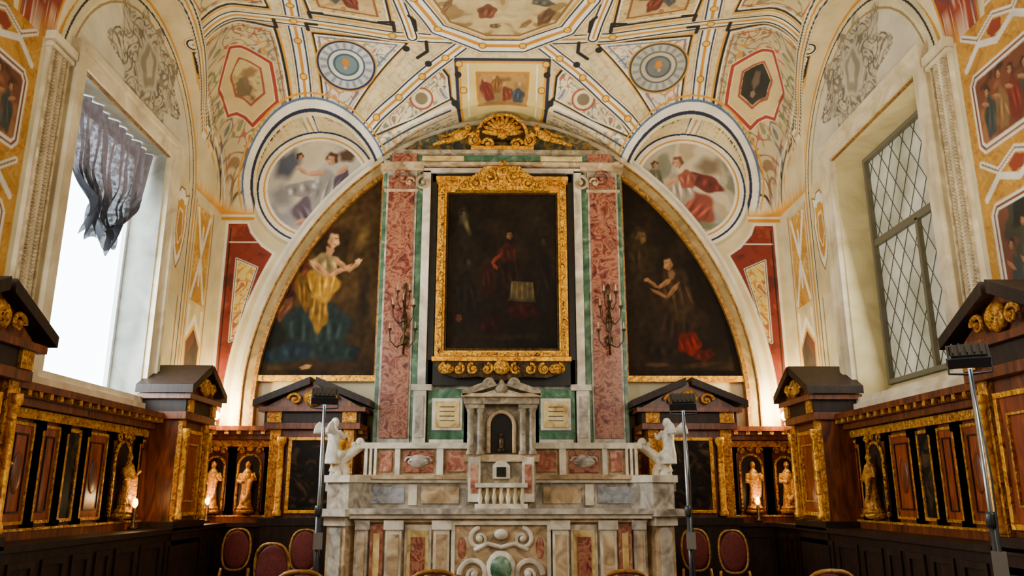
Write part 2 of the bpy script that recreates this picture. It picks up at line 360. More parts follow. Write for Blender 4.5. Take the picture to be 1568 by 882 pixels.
A.line([(1.95,10.75),(1.35,10.56),(.74,10.38),(0,10.32)],.05,WHT); A.line([(1.95,10.80),(1.35,10.61),(.74,10.43)],.025,NAVY)
A.line([(1.75,10.85),(1.2,10.68),(.74,10.55)],.02,(.55,.3,.2)); 
id=np.nonzero((A.v>10.62)&(A.u<1.9)&(A.u>.66)&(A.v<10.98))[0]; A.grot(id,26,GP,2.2,.2,amp=.6)
id=A.poly([(-.1,9.75),(.68,9.75),(.66,10.9),(-.1,10.9)]); A.fill(id,(.84,.74,.44))
A.line([(-.1,9.78),(.64,9.78),(.62,10.8)],.05,NAVY); A.line([(-.1,9.82),(.60,9.82),(.58,10.8)],.035,GLD)
A.line([(.48,9.86),(.48,10.7)],.02,WHT)
id=A.poly([(-.1,9.97),(.36,9.97),(.34,10.42),(-.1,10.42)]); A.scene(id,6,[(.34,.36,.32),(.54,.42,.24),(.66,.50,.26),(.42,.28,.14)],21)
gl=FP[:,0]<0; gr=FP[:,0]>0
A.mask=gl; A.robe(.22,10.2,.09,.15,.5,(.56,.20,.10),5,1); A.robe(.08,10.13,.08,.12,-.2,(.62,.40,.16),5,2); A.ell(.12,10.03,.025,.03,0,(.76,.56,.38),.3); A.ell(.25,10.07,.022,.03,0,(.72,.52,.36),.3)
A.mask=gr; A.robe(.05,10.24,.10,.09,-.3,(.54,.24,.12),5,3); A.robe(.22,10.26,.10,.09,.3,(.28,.30,.34),5,4); A.ell(.24,10.12,.025,.03,0,(.76,.56,.38),.3); A.ell(.03,10.12,.022,.03,0,(.74,.54,.38),.3); A.mask=None
A.line([(-.1,9.97),(.36,9.97),(.34,10.42),(-.1,10.42)],.035,(.70,.46,.10))
O=[(-.1,9.56),(.27,9.56),(.85,9.27),(1.10,8.65),(1.10,7.4),(.85,6.8),(.27,6.5),(-.1,6.5)]
id=A.poly(O); A.fill(id,(.80,.74,.55)); A.scene(A.poly([(x*.8,8.05+(y-8.05)*.88) for x,y in O]),5,[(.54,.44,.26),(.74,.65,.44),(.78,.70,.51),(.72,.63,.42),(.58,.48,.30),(.68,.62,.50)],12)
for (x,y,w_,h_,a_,cc) in ((.55,9.0,.10,.2,.4,(.45,.32,.2)),(.2,8.9,.13,.17,-.3,(.54,.32,.2)),(.5,8.7,.16,.08,.2,(.40,.38,.34)),(.3,9.15,.05,.12,.7,(.66,.50,.32)),(.7,8.8,.05,.2,-.4,(.60,.44,.28)),(.1,9.2,.08,.05,0,(.5,.4,.28))):
    A.mask=FP[:,0]*(1 if a_>0 else -1)>0; A.robe(x,y,w_,h_,a_,cc,4,3)
A.mask=None
A.band(O,.18); A.line([(x*.8,8.05+(y-8.05)*.88) for x,y in O],.03,(.5,.34,.16)); A.line([(x*.86,8.05+(y-8.05)*.92) for x,y in O],.02,GLD)
for p in ((.27,9.56),(.85,9.27),(1.1,8.65),(.78,9.76),(1.47,10.29),(1.12,10.03),(2.77,10.04),(2.73,9.5),(2.7,9.13),(2.80,10.4),(2.66,8.8),(1.46,9.40),(1.81,10.5),(.55,10.2),(.6,9.85)):
    A.disc3(p,0,.055,(.45,.30,.05)); A.disc3(p,0,.042,(.92,.68,.12))
for p in ((1.3,9.62),(1.02,9.85),(.62,10.0),(.68,10.35)): A.disc3(p,0,.05,BLK)
for pts in ([(1.02,9.50),(1.02,9.66),(1.16,9.76)],[(2.55,9.30),(2.55,9.18),(2.42,9.20)],[(.72,10.30),(.62,10.45)],[(2.95,9.10),(2.95,9.25)],[(2.32,10.58),(2.5,10.58)],[(1.42,9.30),(1.42,9.14),(1.60,9.14)],[(2.46,9.06),(2.46,8.94),(2.3,8.96)],[(1.14,9.3),(1.14,9.1),(1.2,9.0)]): A.line(pts,.05,BLK)
for yc in (8.25,4.15):
    g=[(yc+1.75*math.cos(a),5.2+1.8*math.sin(a)) for a in np.linspace(0.12,PI-.12,25)]
    pts=[]
    for y,z in g:
        xx=np.linspace(3.3,4.06,80); dz=np.abs(H(xx,np.full(80,y))-z)
        last=np.nonzero(dz<.012)[0]
        pts.append((xx[last[0]] if len(last) else 4.05,y))
    A.band([(p[0]-.05,p[1]) for p in pts],.10,edge=BLK,c1=(.86,.82,.66))
rr=np.sqrt((A.u-2.72)**2+(A.P[:,2]-5.86)**2); m=(A.v>9.6)
for r0,r1,cc in ((.88,.92,(.86,.80,.62)),(.92,.96,NAVY),(.96,1.05,WHT),(1.05,1.075,(.3,.4,.55)),(1.10,1.12,GLD)):
    A.fill(np.nonzero((rr>r0)&(rr<r1)&m)[0],cc)
zz=A.P[:,2]; m=(zz<5.52)&(A.v>9.9); A.fill(np.nonzero(m)[0],(.86,.80,.60)); m=(zz<5.47)&(A.v>9.9); A.fill(np.nonzero(m)[0],GLD)
m=(A.u>3.45)&(A.v>5.3)&(A.v<6.95)
dyp=np.abs(A.v-6.2); wz=.10+.30*np.clip((zz-5.2)/1.9,0,1)
id=np.nonzero(m&(dyp<wz+.18))[0]; A.fill(id,(.86,.80,.66))
id=np.nonzero(m&(dyp<wz+.12))[0]; A.fill(id,GLD)
id=np.nonzero(m&(dyp<wz+.09))[0]; A.fill(id,(.54,.20,.11)); A.grot(id,22,[(.85,.62,.22),(.88,.82,.70),(.20,.24,.36)],4,.3,u=A.v[id],v=A.P[id,2])
gridmesh('ceiling',P,A.out(),FRESCO)
ysf=np.linspace(-2,5.3,120); xsf=np.linspace(-HW,HW,160); XX,YY=np.meshgrid(xsf,ysf)
gridmesh('ceiling_front',np.stack([XX,YY,H(XX,YY)],-1),np.tile(np.array(CR),(120,160,1)),FRESCO)
# ------------------------------------------------------------------ back wall (painted)
xs=np.linspace(-HW,HW,1000); zs=np.concatenate([[0.],np.linspace(2.2,7.15,640)]); XX,ZZ=np.meshgrid(xs,zs)
A=Art(np.abs(XX),ZZ,None,(.85,.79,.62)); sx=np.sign(XX.ravel())
def arch(s,n=40): return [(AA*s,2.36)]+[archpt(s,q) for q in np.linspace(0,PI/2,n)]
sp=[(3.98,5.30),(3.68,5.30),(3.62,5.15),(3.45,4.95)]+[(x,z) for x,z in arch(1.06)[::-1] if z<4.85]+[(3.98,2.4)]
id=A.poly(sp); A.scene(id,9,[(.36,.11,.06),(.48,.16,.10),(.58,.25,.16)],5)
sp2=[(3.80,4.75),(3.50,4.62),(3.60,4.2),(3.72,3.6),(3.80,3.55)]
id=A.poly(sp2); A.fill(id,(.86,.76,.42)); A.grot(id,22,[(.75,.5,.12),(.6,.25,.18)],2,.3); A.line(sp2,.035,WHT,True); A.line(sp2,.012,BLK,True)
A.line(sp,.04,WHT,True); A.line([(3.92,5.2),(3.92,2.6)],.02,BLK); A.line([(3.52,5.0),(3.92,5.0)],.02,WHT)
CX=2.72
rr=np.sqrt((A.u-CX)**2+(A.v-5.86)**2)
A.fill(np.nonzero(rr<.98)[0],WHT); A.fill(np.nonzero((rr>.93)&(rr<.98))[0],(.75,.7,.54)); A.fill(np.nonzero((rr>.85)&(rr<.88))[0],NAVY)
A.fill(np.nonzero((rr>.76)&(rr<.785))[0],GLD)
inn=rr<.72
idl=np.nonzero(inn&(sx<0))[0]; idr=np.nonzero(inn&(sx>0))[0]
F=Art(XX,ZZ); F.c=A.c
F.scene(idl,3,[(.40,.41,.46),(.58,.58,.60),(.72,.70,.66),(.82,.77,.66),(.62,.60,.58)],31)
F.scene(idr,3,[(.50,.50,.42),(.70,.66,.56),(.82,.76,.64),(.72,.64,.52),(.60,.60,.56)],33)
F.mask=inn
def O_(x): return -CX+x
F.ell(O_(-.45),6.2,.20,.30,-.5,(.30,.32,.38),.5); F.ell(O_(-.5),5.7,.22,.22,0,(.54,.53,.55),.6)
F.robe(O_(.02),5.50,.38,.34,.5,(.50,.44,.52),8,3); F.robe(O_(.12),5.78,.26,.36,-.25,(.78,.76,.74),6,1); F.robe(O_(-.22),5.82,.30,.13,.2,(.72,.70,.70),5,2)
F.robe(O_(.35),5.85,.13,.30,-.2,(.40,.34,.42),4,5); F.arm([(O_(.10),6.08),(O_(-.15),6.05),(O_(-.32),6.18)],.05,(.80,.60,.46)); F.arm([(O_(.28),6.05),(O_(.45),6.2)],.05,(.78,.58,.44))
F.head(O_(.20),6.28,.10,(.80,.60,.46),(.30,.18,.10),-1); F.head(O_(-.28),6.32,.06,(.72,.52,.40),(.22,.14,.1),1)
F.arm([(O_(-.1),5.35),(O_(-.3),5.28)],.05,(.78,.60,.48)); F.ell(O_(.42),6.35,.16,.13,0,(.30,.22,.16),.5)
def O2(x): return CX+x
F.ell(O2(.35),6.2,.25,.2,0,(.48,.42,.34),.6); F.robe(O2(.10),5.55,.34,.30,-.5,(.70,.34,.26),8,3); F.robe(O2(.28),5.95,.30,.14,-.4,(.52,.22,.18),5,4)
F.robe(O2(-.08),5.85,.20,.28,.2,(.84,.76,.68),5,1); F.robe(O2(.02),6.0,.14,.16,.1,(.74,.40,.30),4,2); F.arm([(O2(-.12),6.02),(O2(-.32),5.9),(O2(-.42),6.05)],.045,(.80,.60,.46))
F.head(O2(-.10),6.26,.09,(.80,.60,.46),(.42,.28,.16),-1); F.head(O2(-.45),6.22,.06,(.72,.54,.40),(.3,.2,.14),1); F.robe(O2(-.45),5.98,.12,.20,0,(.50,.49,.40),4,7)
F.ell(O2(.2),5.28,.3,.08,0,(.45,.46,.36),.5); F.arm([(O2(.05),5.45),(O2(-.12),5.32)],.05,(.78,.58,.44))
A.c=F.c
re=np.where(A.v>AZ,((A.u/AA)**PA+(np.clip(A.v-AZ,0,9)/AB)**PA)**(1/PA),A.u/AA)
for r0,r1,cc in ((.0,1.035,(.86,.81,.66)),(1.0,1.01,BLK),(1.01,1.035,WHT)):
    A.fill(np.nonzero((re>r0)&(re<r1))[0],cc)
A.line([(3.62,5.36),(4.07,5.36)],.05,GLD); A.line([(3.62,5.41),(4.07,5.41)],.05,WHT)
gridmesh('wall_back',np.stack([XX,np.full_like(XX,YB),ZZ],-1),A.out(),FRESCO)
# ------------------------------------------------------------------ side walls
WY0,WY1,WZ0,WZ1=7.0,9.02,2.42,5.45
ys=np.concatenate([[-2.,5.2],np.arange(5.25,WY0-.005,.0115),np.arange(WY0,WY1+.001,.0125),[WY1],np.arange(WY1+.0125,10.99,.0115),[11.0]])
ys=np.unique(np.round(ys,4)); zs=np.unique(np.round(np.concatenate([[0.,2.2],np.arange(2.22,7.1,.0115),[WZ0,WZ1]]),4))
YY,ZZ=np.meshgrid(ys,zs)
yc_=(ys[:-1]+ys[1:])/2; zc_=(zs[:-1]+zs[1:])/2; YC,ZC=np.meshgrid(yc_,zc_)
keep=~((YC>WY0)&(YC<WY1)&(ZC>WZ0)&(ZC<WZ1))
for side in (-1,1):
    A=Art(YY,ZZ,None,(.85,.80,.64)); u=A.u; v=A.v
    re=np.where(v>5.2,np.sqrt(((u-8.25)/1.75)**2+((v-5.2)/1.8)**2),np.abs(u-8.25)/1.75)
    id=np.nonzero((re<.86)&(v>5.7))[0]; A.fill(id,(.82,.79,.69))
    def gris(cy,cz,r):
        id=np.nonzero(((u-cy)**2/(r*1.5)**2+(v-cz)**2/r**2)*(1+.3*np.sin(9*np.arctan2(v-cz,u-cy)))<1)[0]
        A.fill(id,(.70,.66,.56),.6); A.grot(id,24,GG,1.3,.5,amp=.85)
    gris(8.3,6.25,.55)
    A.ell(8.3,6.25,.26,.34,0,(.74,.71,.62),.15); A.ell(8.3,6.25,.20,.28,0,(.56,.52,.44),.2); A.ell(8.32,6.28,.10,.18,0,(.76,.72,.62),.3)
    for r0,r1,cc in ((.86,.875,(.6,.5,.3)),(.93,.945,BLK),(.975,1.0,GLD)):
        A.fill(np.nonzero((re>r0)&(re<r1)&(v>3)&((v>5.2)|(u>8)))[0],cc)
    YEL=(.80,.57,.12)
    def shield(yc,zc,w,h,inner,seed=1):
        P_=[(-1,1),(-.55,.9),(-.3,1.05),(.3,1.05),(.55,.9),(1,1),(.85,.55),(1,.2),(.8,-.3),(.5,-.75),(0,-1.05),(-.5,-.75),(-.8,-.3),(-1,.2),(-.85,.55)]
        pp=[(yc+a*w,zc+b_*h) for a,b_ in P_]; id=A.poly(pp); A.fill(id,WHT); A.line(pp,.02,(.5,.35,.12),True)
        q=[(yc+a*w*.72,zc+b_*h*.72) for a,b_ in P_]; id=A.poly(q); A.fill(id,YEL); A.grot(id,18,[(.62,.42,.12),(.9,.8,.55)],seed,.2,amp=.5)
        A.ell(yc,zc+.05*h,w*.45,h*.48,0,WHT,.06); A.ell(yc,zc+.05*h,w*.38,h*.42,0,inner,.1)
    for (a,b_) in ((10.06,10.70),):
        id=A.poly([(a,2.4),(b_,2.4),(b_,5.3),(a,5.3)]); A.fill(id,(.83,.76,.56)); A.line([(a,2.4),(a,5.3)],.025,(.6,.42,.15)); A.line([(b_,2.4),(b_,5.3)],.025,(.6,.42,.15))
        id=A.poly([(a+.06,3.95),(b_-.06,3.95),(b_-.06,5.25),(a+.06,5.25)]); A.fill(id,(.80,.58,.16)); A.grot(id,20,[(.88,.80,.60),(.62,.42,.15)],2,.25,amp=.6)
        A.line([(a+.1,4.0),(10.38,4.55),(b_-.1,4.0)],.07,WHT); A.line([(a+.1,5.2),(10.38,4.62),(b_-.1,5.2)],.07,WHT); A.line([(10.38,4.2),(10.38,5.0)],.05,WHT)
        A.line([(a+.1,3.85),(a+.1,3.5),(10.38,3.75),(b_-.1,3.5),(b_-.1,3.85)],.07,WHT); id=A.poly([(a+.12,2.6),(b_-.12,2.6),(b_-.08,3.4),(10.38,3.62),(a+.08,3.4)]); A.scene(id,7,[(.10,.07,.06),(.20,.13,.09),(.34,.18,.12),(.16,.14,.12)],4); A.line([(a+.12,2.6),(b_-.12,2.6),(b_-.08,3.4),(10.38,3.62),(a+.08,3.4)],.04,YEL,True)
    id=A.poly([(9.36,3.9),(9.86,3.9),(9.86,5.4),(9.36,5.4)]); A.fill(id,(.83,.76,.56)); shield(9.6,4.75,.2,.5,(.72,.52,.20),5)
    # near pier: ochre ground, white strapwork, dark red history scenes with figures
    id=A.poly([(5.26,2.4),(6.34,2.4),(6.34,5.5),(5.26,5.5)]); A.fill(id,(.78,.56,.16)); A.grot(id,26,[(.86,.70,.36),(.60,.38,.12),(.84,.64,.26)],6,.22,amp=.6)
    for zc in (4.04,5.24): 
        pts=[(5.36,zc+.16),(5.56,zc+.02),(5.8,zc+.12),(6.04,zc+.02),(6.24,zc+.16)]; A.line(pts,.06,WHT); A.line([(p[0],2*zc-p[1]) for p in pts],.06,WHT); A.line(pts,.012,(.5,.3,.1)); A.ell(5.8,zc,.10,.07,0,(.56,.22,.12),.1)
    for k_,(y0,y1,z0,z1,pl) in enumerate(((5.40,6.20,4.30,4.96,[(.22,.13,.08),(.44,.24,.13),(.62,.40,.22),(.50,.18,.09)]),(5.42,6.18,2.6,3.78,[(.12,.12,.09),(.26,.24,.16),(.46,.28,.17),(.50,.17,.10)]))):
        q=[(y0,z0+.06),(y0+.05,z0),(y1-.05,z0),(y1,z0+.06),(y1,z1-.06),(y1-.05,z1),(y0+.05,z1),(y0,z1-.06)]
        id=A.poly(q); A.scene(id,5,pl,8+k_)
        hz=(z1-z0)
        for j,(dx,cc) in enumerate(((-.26,(.42,.34,.22)),(-.10,(.60,.20,.10)),(.06,(.68,.50,.28)),(.22,(.30,.32,.30)))):
            ym=(y0+y1)/2+dx; tp=z0+hz*(.66+.06*((j*7)%3)); A.robe(ym,z0+hz*.36,.085,hz*.30,.08*(j-1.5),cc,4,j); A.arm([(ym,z0+hz*.52),(ym+.09,z0+hz*.60)],.022,(.70,.48,.32)); A.head(ym,tp+hz*.04,.042,(.72,.50,.34),(.2,.12,.07),1 if j%2 else -1)
        A.line(q,.075,WHT,True); A.line(q,.02,(.46,.22,.08),True)
    id=np.nonzero((v>5.55)&(np.abs(u-6.2)<.2+.25*np.clip((v-5.5)/1.5,0,1)))[0]; A.fill(id,(.54,.20,.11)); A.grot(id,22,[(.85,.62,.2),(.9,.84,.72),(.16,.2,.32)],3,.3)
    id=np.nonzero((v>5.55)&(u<5.9)&(u>5.3))[0]; A.fill(id,(.84,.78,.62))
    A.line([(5.26,5.52),(6.34,5.52)],.08,WHT); A.line([(5.26,5.52),(6.34,5.52)],.02,GLD)
    A.c*= (1-.06*(vn(u,v,2,7)>0.6))[:,None]
    gridmesh('wall_left' if side<0 else 'wall_right',np.stack([np.full_like(YY,side*HW),YY,ZZ],-1),A.out(),FRESCO,keep)
b=B(); b.box(-HW-.6,HW+.6,-2.2,11.2,-.1,0,FLOOR); b.build('floor')
b=B(); b.box(-HW-.1,HW+.1,-2.1,-2,0,7.6,PLAST); b.build('wall_front')
for side in (-1,1):
    b=B(); X0=side*HW
    b.box(X0-side*.04,X0,6.40,6.72,2.42,5.45,PLAST)
    for yc in (6.44,6.68):
        b.tube([(X0-side*.045,yc,2.45),(X0-side*.045,yc,5.42)],.016,PLASTD,6)
    z=2.46
    while z<5.4:
        for yc in (6.50,6.62): b.ell((X0-side*.045,yc,z),(.018,.042,.013),PLASTD,rot=Matrix.Rotation(.45,3,'X').to_quaternion(),n=6,m=4)
        z+=.034
    b.box(X0-side*.09,X0,6.36,6.75,5.42,5.50,PLAST); b.box(X0-side*.07,X0,6.38,6.74,5.36,5.40,PLAST)
    b.build('trim_rope_moulding')
# ------------------------------------------------------------------ windows
def winT(side):
    return Matrix(((0,-1,0,-HW),(1,0,0,0),(0,0,1,0),(0,0,0,1))) if side<0 else Matrix(((0,1,0,HW),(-1,0,0,0),(0,0,1,0),(0,0,0,1)))
GLASSL=emis('daylit_glass',(.90,.96,1.0),13)
m,nt,bs=newmat('leaded_glass'); GLASSR=m
tc=nt.nodes.new('ShaderNodeTexCoord'); n=nt.nodes.new('ShaderNodeTexNoise'); n.inputs['Scale'].default_value=2.5
r=nt.nodes.new('ShaderNodeValToRGB'); r.color_ramp.elements[0].position=.3; r.color_ramp.elements[0].color=L4((.50,.49,.40)); r.color_ramp.elements[1].position=.7; r.color_ramp.elements[1].color=L4((.70,.68,.60))
nt.links.new(tc.outputs['Object'],n.inputs['Vector']); nt.links.new(n.outputs['Fac'],r.inputs['Fac']); nt.links.new(r.outputs['Color'],bs.inputs['Emission Color']); bs.inputs['Emission Strength'].default_value=.7; nt.links.new(r.outputs['Color'],bs.inputs['Base Color']); bs.inputs['Roughness'].default_value=.3
for side in (-1,1):
    b=B(); b.T=winT(side)
    x0,x1=(WY0,WY1) if side<0 else (-WY1,-WY0)
    D=.5; gz0=WZ0 if side<0 else WZ0+.28
    e=.001; RV=REVL if side<0 else CREAM
    b.box(x0-.1,x0,e,D,WZ0-.1,WZ1+.1,RV); b.box(x1,x1+.1,e,D,WZ0-.1,WZ1+.1,RV)
    b.box(x0,x1,e,D,WZ1,WZ1+.1,RV); b.box(x0,x1,e,D,WZ0-.1,WZ0,RV)
    if side>0: b.add([(x0,0,WZ0),(x1,0,WZ0),(x1,D-.1,gz0),(x0,D-.1,gz0),(x0,D-.1,WZ0),(x1,D-.1,WZ0)],[(0,1,2,3),(0,3,4),(1,5,2)],CREAM)
    w=.16
    b.frame(x0-w,x1+w,WZ0-.02,WZ1+w,w-.02,-.06,-e,PLAST); b.frame(x0-w-.07,x1+w+.07,WZ0-.02,WZ1+w+.07,.07,-.1,-e,PLAST)
    b.box(x0-.04,x1+.04,-.03,-e,WZ1,WZ1+.015,GOLDD)
    yg=D-.1
    if side<0:
        b.box(x0,x1,yg,yg+.01,WZ0,WZ1,GLASSL)
        fr=plain('window_frame_white',(.85,.85,.84),.5)
        b.frame(x0,x1,WZ0,WZ1,.05,yg-.05,yg,fr)
    else:
        b.box(x0,x1,yg,yg+.01,gz0,WZ1,GLASSR)
        fr=plain('window_frame_grey',(.40,.38,.30),.5)
        lead=plain('lead_came',(.32,.31,.26),.5,.2)
        b.frame(x0,x1,gz0,WZ1,.05,yg-.06,yg,fr); xm=(x0+x1)/2
        b.box(xm-.025,xm+.025,yg-.05,yg,gz0,4.35,fr); b.box(x0,x1,yg-.05,yg,4.33,4.41,fr)
        Hh=WZ1-gz0; s=.25
        for k in range(-20,30):
            for sg in (1,-1):
                xa=x0+k*s; xb=xa+sg*Hh*.62
                t0=(x0-xa)/(xb-xa); t1=(x1-xa)/(xb-xa)
                lo=max(0,min(t0,t1)); hi=min(1,max(t0,t1))
                if lo<hi-.01: b.tube([(xa+(xb-xa)*lo,yg-.008,gz0+Hh*lo),(xa+(xb-xa)*hi,yg-.008,gz0+Hh*hi)],.005,lead,4)
    b.build('window_%d'%(1 if side<0 else 2))
# curtain swag on the left window
nu,nv=160,90
V=np.zeros((nv,nu,3)); 
for j in range(nv):
    tt=j/(nv-1)
    if tt<.5: w=.99-.15*(tt/.5)**1.6
    elif tt<.85: w=.84-.44*((tt-.5)/.35)
    else: w=.40-.04*((tt-.85)/.15)
    cy=8.01+.10*min(tt/.8,1)
    for i in range(nu):
        s=i/(nu-1)*2-1
        z=5.44-tt*1.22-.10*math.sin(s*10+1)*max(0,tt-.4)-.10*(1-s*s)*min(tt*3,1)*min(1,tt*2)+.10*math.sin(s*19)*max(0,tt-.75)/.25+.05*math.sin(s*41)*max(0,tt-.85)/.15
        V[j,i]=(-4.25+.035*math.sin(s*34+tt*2)+.02*math.sin(s*13-tt*6)+.07*math.sin(tt*14+s*5)*tt**2, cy+s*w+.012*math.sin(s*31), z)
m,nt,bs=newmat('violet_lace'); bs.inputs['Roughness'].default_value=.85
tc=nt.nodes.new('ShaderNodeTexCoord'); n=nt.nodes.new('ShaderNodeTexNoise'); n.inputs['Scale'].default_value=4.5; n.inputs['Detail'].default_value=6
sp_=nt.nodes.new('ShaderNodeSeparateXYZ'); nt.links.new(tc.outputs['Object'],sp_.inputs['Vector'])
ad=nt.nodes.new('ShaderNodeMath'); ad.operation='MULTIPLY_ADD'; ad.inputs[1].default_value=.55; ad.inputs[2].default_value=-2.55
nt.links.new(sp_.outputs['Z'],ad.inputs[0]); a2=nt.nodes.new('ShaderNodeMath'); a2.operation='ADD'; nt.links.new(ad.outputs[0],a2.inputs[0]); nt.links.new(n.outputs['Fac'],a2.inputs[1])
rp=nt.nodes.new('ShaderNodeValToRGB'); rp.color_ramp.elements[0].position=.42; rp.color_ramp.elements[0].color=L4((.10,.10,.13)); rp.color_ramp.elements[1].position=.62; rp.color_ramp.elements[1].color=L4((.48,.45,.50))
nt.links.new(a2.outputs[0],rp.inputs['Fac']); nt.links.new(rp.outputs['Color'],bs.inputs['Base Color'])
n2=nt.nodes.new('ShaderNodeTexNoise'); n2.inputs['Scale'].default_value=22; nt.links.new(tc.outputs['Object'],n2.inputs['Vector'])
r=nt.nodes.new('ShaderNodeMapRange'); r.inputs['From Min'].default_value=.4; r.inputs['From Max'].default_value=.6; r.inputs['To Min'].default_value=.955; r.inputs['To Max'].default_value=.99
nt.links.new(n2.outputs['Fac'],r.inputs['Value']); nt.links.new(r.outputs['Result'],bs.inputs['Alpha'])
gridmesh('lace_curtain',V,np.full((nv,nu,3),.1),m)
# ------------------------------------------------------------------ lunette paintings + arch moulding
def lun(side):
    nu,nv=400,520
    zs=np.linspace(3.06,6.30,nv)
    S=.935; Xe=AA*S*np.clip(1-np.clip((zs-AZ)/(AB*S),0,1)**PA,0,1)**(1/PA)
    s=np.linspace(0,1,nu); X=1.72+(Xe[:,None]-1.72)*s[None,:]; Z=np.repeat(zs[:,None],nu,1)
    A=Art(-X if side<0 else X,Z,None,(.10,.075,.05)); al=np.arange(A.u.size)
    if side<0:
        A.scene(al,1.6,[(.08,.055,.025),(.14,.095,.04),(.21,.145,.065),(.27,.19,.09),(.17,.12,.055)],41)
        E=A.ell
        E(-2.0,5.5,.5,.5,0,(.26,.18,.09),.9); E(-2.2,3.22,.9,.18,0,(.18,.12,.07),.7); E(-3.1,3.6,.4,.5,0,(.07,.08,.05),.7)
        A.robe(-2.98,4.58,.26,.34,-.35,(.42,.20,.11),7,3); A.robe(-3.08,4.22,.16,.24,.3,(.26,.11,.07),4,9); A.robe(-3.05,4.0,.10,.2,-.5,(.52,.30,.18),3,2)
        A.robe(-2.58,3.70,.50,.50,.05,(.15,.20,.19),9,1); A.robe(-2.95,3.38,.40,.15,.2,(.11,.17,.21),6,2); A.robe(-2.30,3.40,.36,.15,-.1,(.13,.18,.17),6,4)
        A.robe(-2.56,3.98,.14,.34,.02,(.60,.43,.13),5,5); A.robe(-2.54,4.36,.26,.28,.05,(.80,.58,.15),7,6); A.robe(-2.80,4.26,.11,.34,.3,(.50,.34,.10),4,8)
        A.robe(-2.52,4.66,.22,.17,0,(.68,.57,.36),5,3)
        A.arm([(-2.72,4.70),(-2.46,4.48),(-2.14,4.64)],.058,(.76,.53,.35)); A.arm([(-2.38,4.74),(-2.18,4.55),(-2.00,4.72)],.05,(.72,.50,.32)); E(-2.05,4.70,.06,.045,.5,(.78,.58,.40),.4)
        E(-2.46,4.86,.07,.10,0,(.64,.45,.29),.3); A.head(-2.44,5.02,.135,(.78,.57,.38),(.18,.11,.06),1)
        E(-2.0,5.05,.09,.28,-.3,(.38,.29,.14),.8); E(-2.15,5.35,.2,.06,.3,(.30,.22,.11),.8); E(-1.95,4.1,.12,.7,0,(.13,.09,.05),.8)
        E(-2.7,3.18,.10,.04,.2,(.56,.40,.26),.4); E(-2.35,5.8,.35,.25,.4,(.18,.13,.06),.8)
    else:
        A.scene(al,1.6,[(.055,.037,.02),(.095,.065,.04),(.14,.095,.06),(.08,.055,.035)],43)
        E=A.ell
        # kneeling figure turned to the left, dark cloak, red garment at the knee
        E(2.0,4.6,.35,1.0,0,(.16,.12,.07),.9)
        A.robe(2.52,3.80,.40,.42,-.2,(.19,.13,.09),8,1); A.robe(2.48,4.25,.24,.44,.15,(.26,.18,.11),7,3); A.robe(2.30,3.42,.34,.14,.1,(.15,.11,.08),6,8)
        A.robe(2.62,3.52,.18,.18,.3,(.46,.11,.06),6,2); A.robe(2.82,3.36,.16,.09,.2,(.30,.08,.05),4,5)
        A.arm([(2.42,4.46),(2.22,4.32),(2.08,4.44)],.042,(.54,.37,.23)); A.arm([(2.52,4.40),(2.34,4.18),(2.12,4.30)],.04,(.48,.33,.20)); E(2.06,4.44,.05,.035,.4,(.56,.40,.26),.4)
        E(2.42,4.52,.06,.09,0,(.44,.31,.20),.4); A.head(2.40,4.68,.11,(.60,.42,.27),(.13,.09,.05),-1)
        A.head(1.98,5.08,.12,(.38,.29,.17),(.20,.15,.09),1); A.robe(1.95,4.78,.15,.26,0,(.24,.18,.10),4,4)
        E(2.75,3.22,.32,.05,.1,(.20,.13,.08),.6); E(2.15,3.22,.2,.04,0,(.28,.20,.13),.6)
    A.c*=(1+.10*vn(A.u,A.v,28,4))[:,None]
    X=X*side
    gridmesh('lunette_painting',np.stack([X,np.full_like(X,10.93),Z],-1),A.out(),OIL,flip=side>0)
    b=B()
    sx=lambda v:v*side
    b.box(sx(1.70),sx(3.38),10.88,10.99,2.98,3.06,GOLD); b.box(sx(1.69),sx(1.75),10.88,10.99,3.06,6.1,GOLDD)
    b.build('lunette_frame')
for s in (-1,1): lun(s)
b=B()
def archband(s0,s1,y0,mat,n=90):
    def pts(s): return [(AA*s,2.36)]+[archpt(s,q) for q in np.linspace(0,PI,n)]+[(-AA*s,2.36)]
    a=pts(s0); c=pts(s1); N=len(a); vs=[];fs=[]
    for (x,z) in a: vs+= [(x,y0,z),(x,10.995,z)]
    for (x,z) in c: vs+= [(x,y0,z),(x,10.995,z)]
    for i in range(N-1):
        fs+=[(2*i,2*i+2,2*N+2*i+2,2*N+2*i),(2*i,2*i+1,2*i+3,2*i+2),(2*N+2*i,2*N+2*i+2,2*N+2*i+3,2*N+2*i+1)]
    b.add(vs,fs,mat)
ARB=ramp('arch_stucco',[(.3,(.46,.38,.20)),(.55,(.60,.50,.30)),(.75,(.72,.62,.42))],3,.7)
archband(.930,.945,10.86,GOLDD); archband(.945,.978,10.89,ARB); archband(.978,.983,10.86,GOLDD); archband(.983,1.0,10.87,PLAST)
b.build('trim_arch')
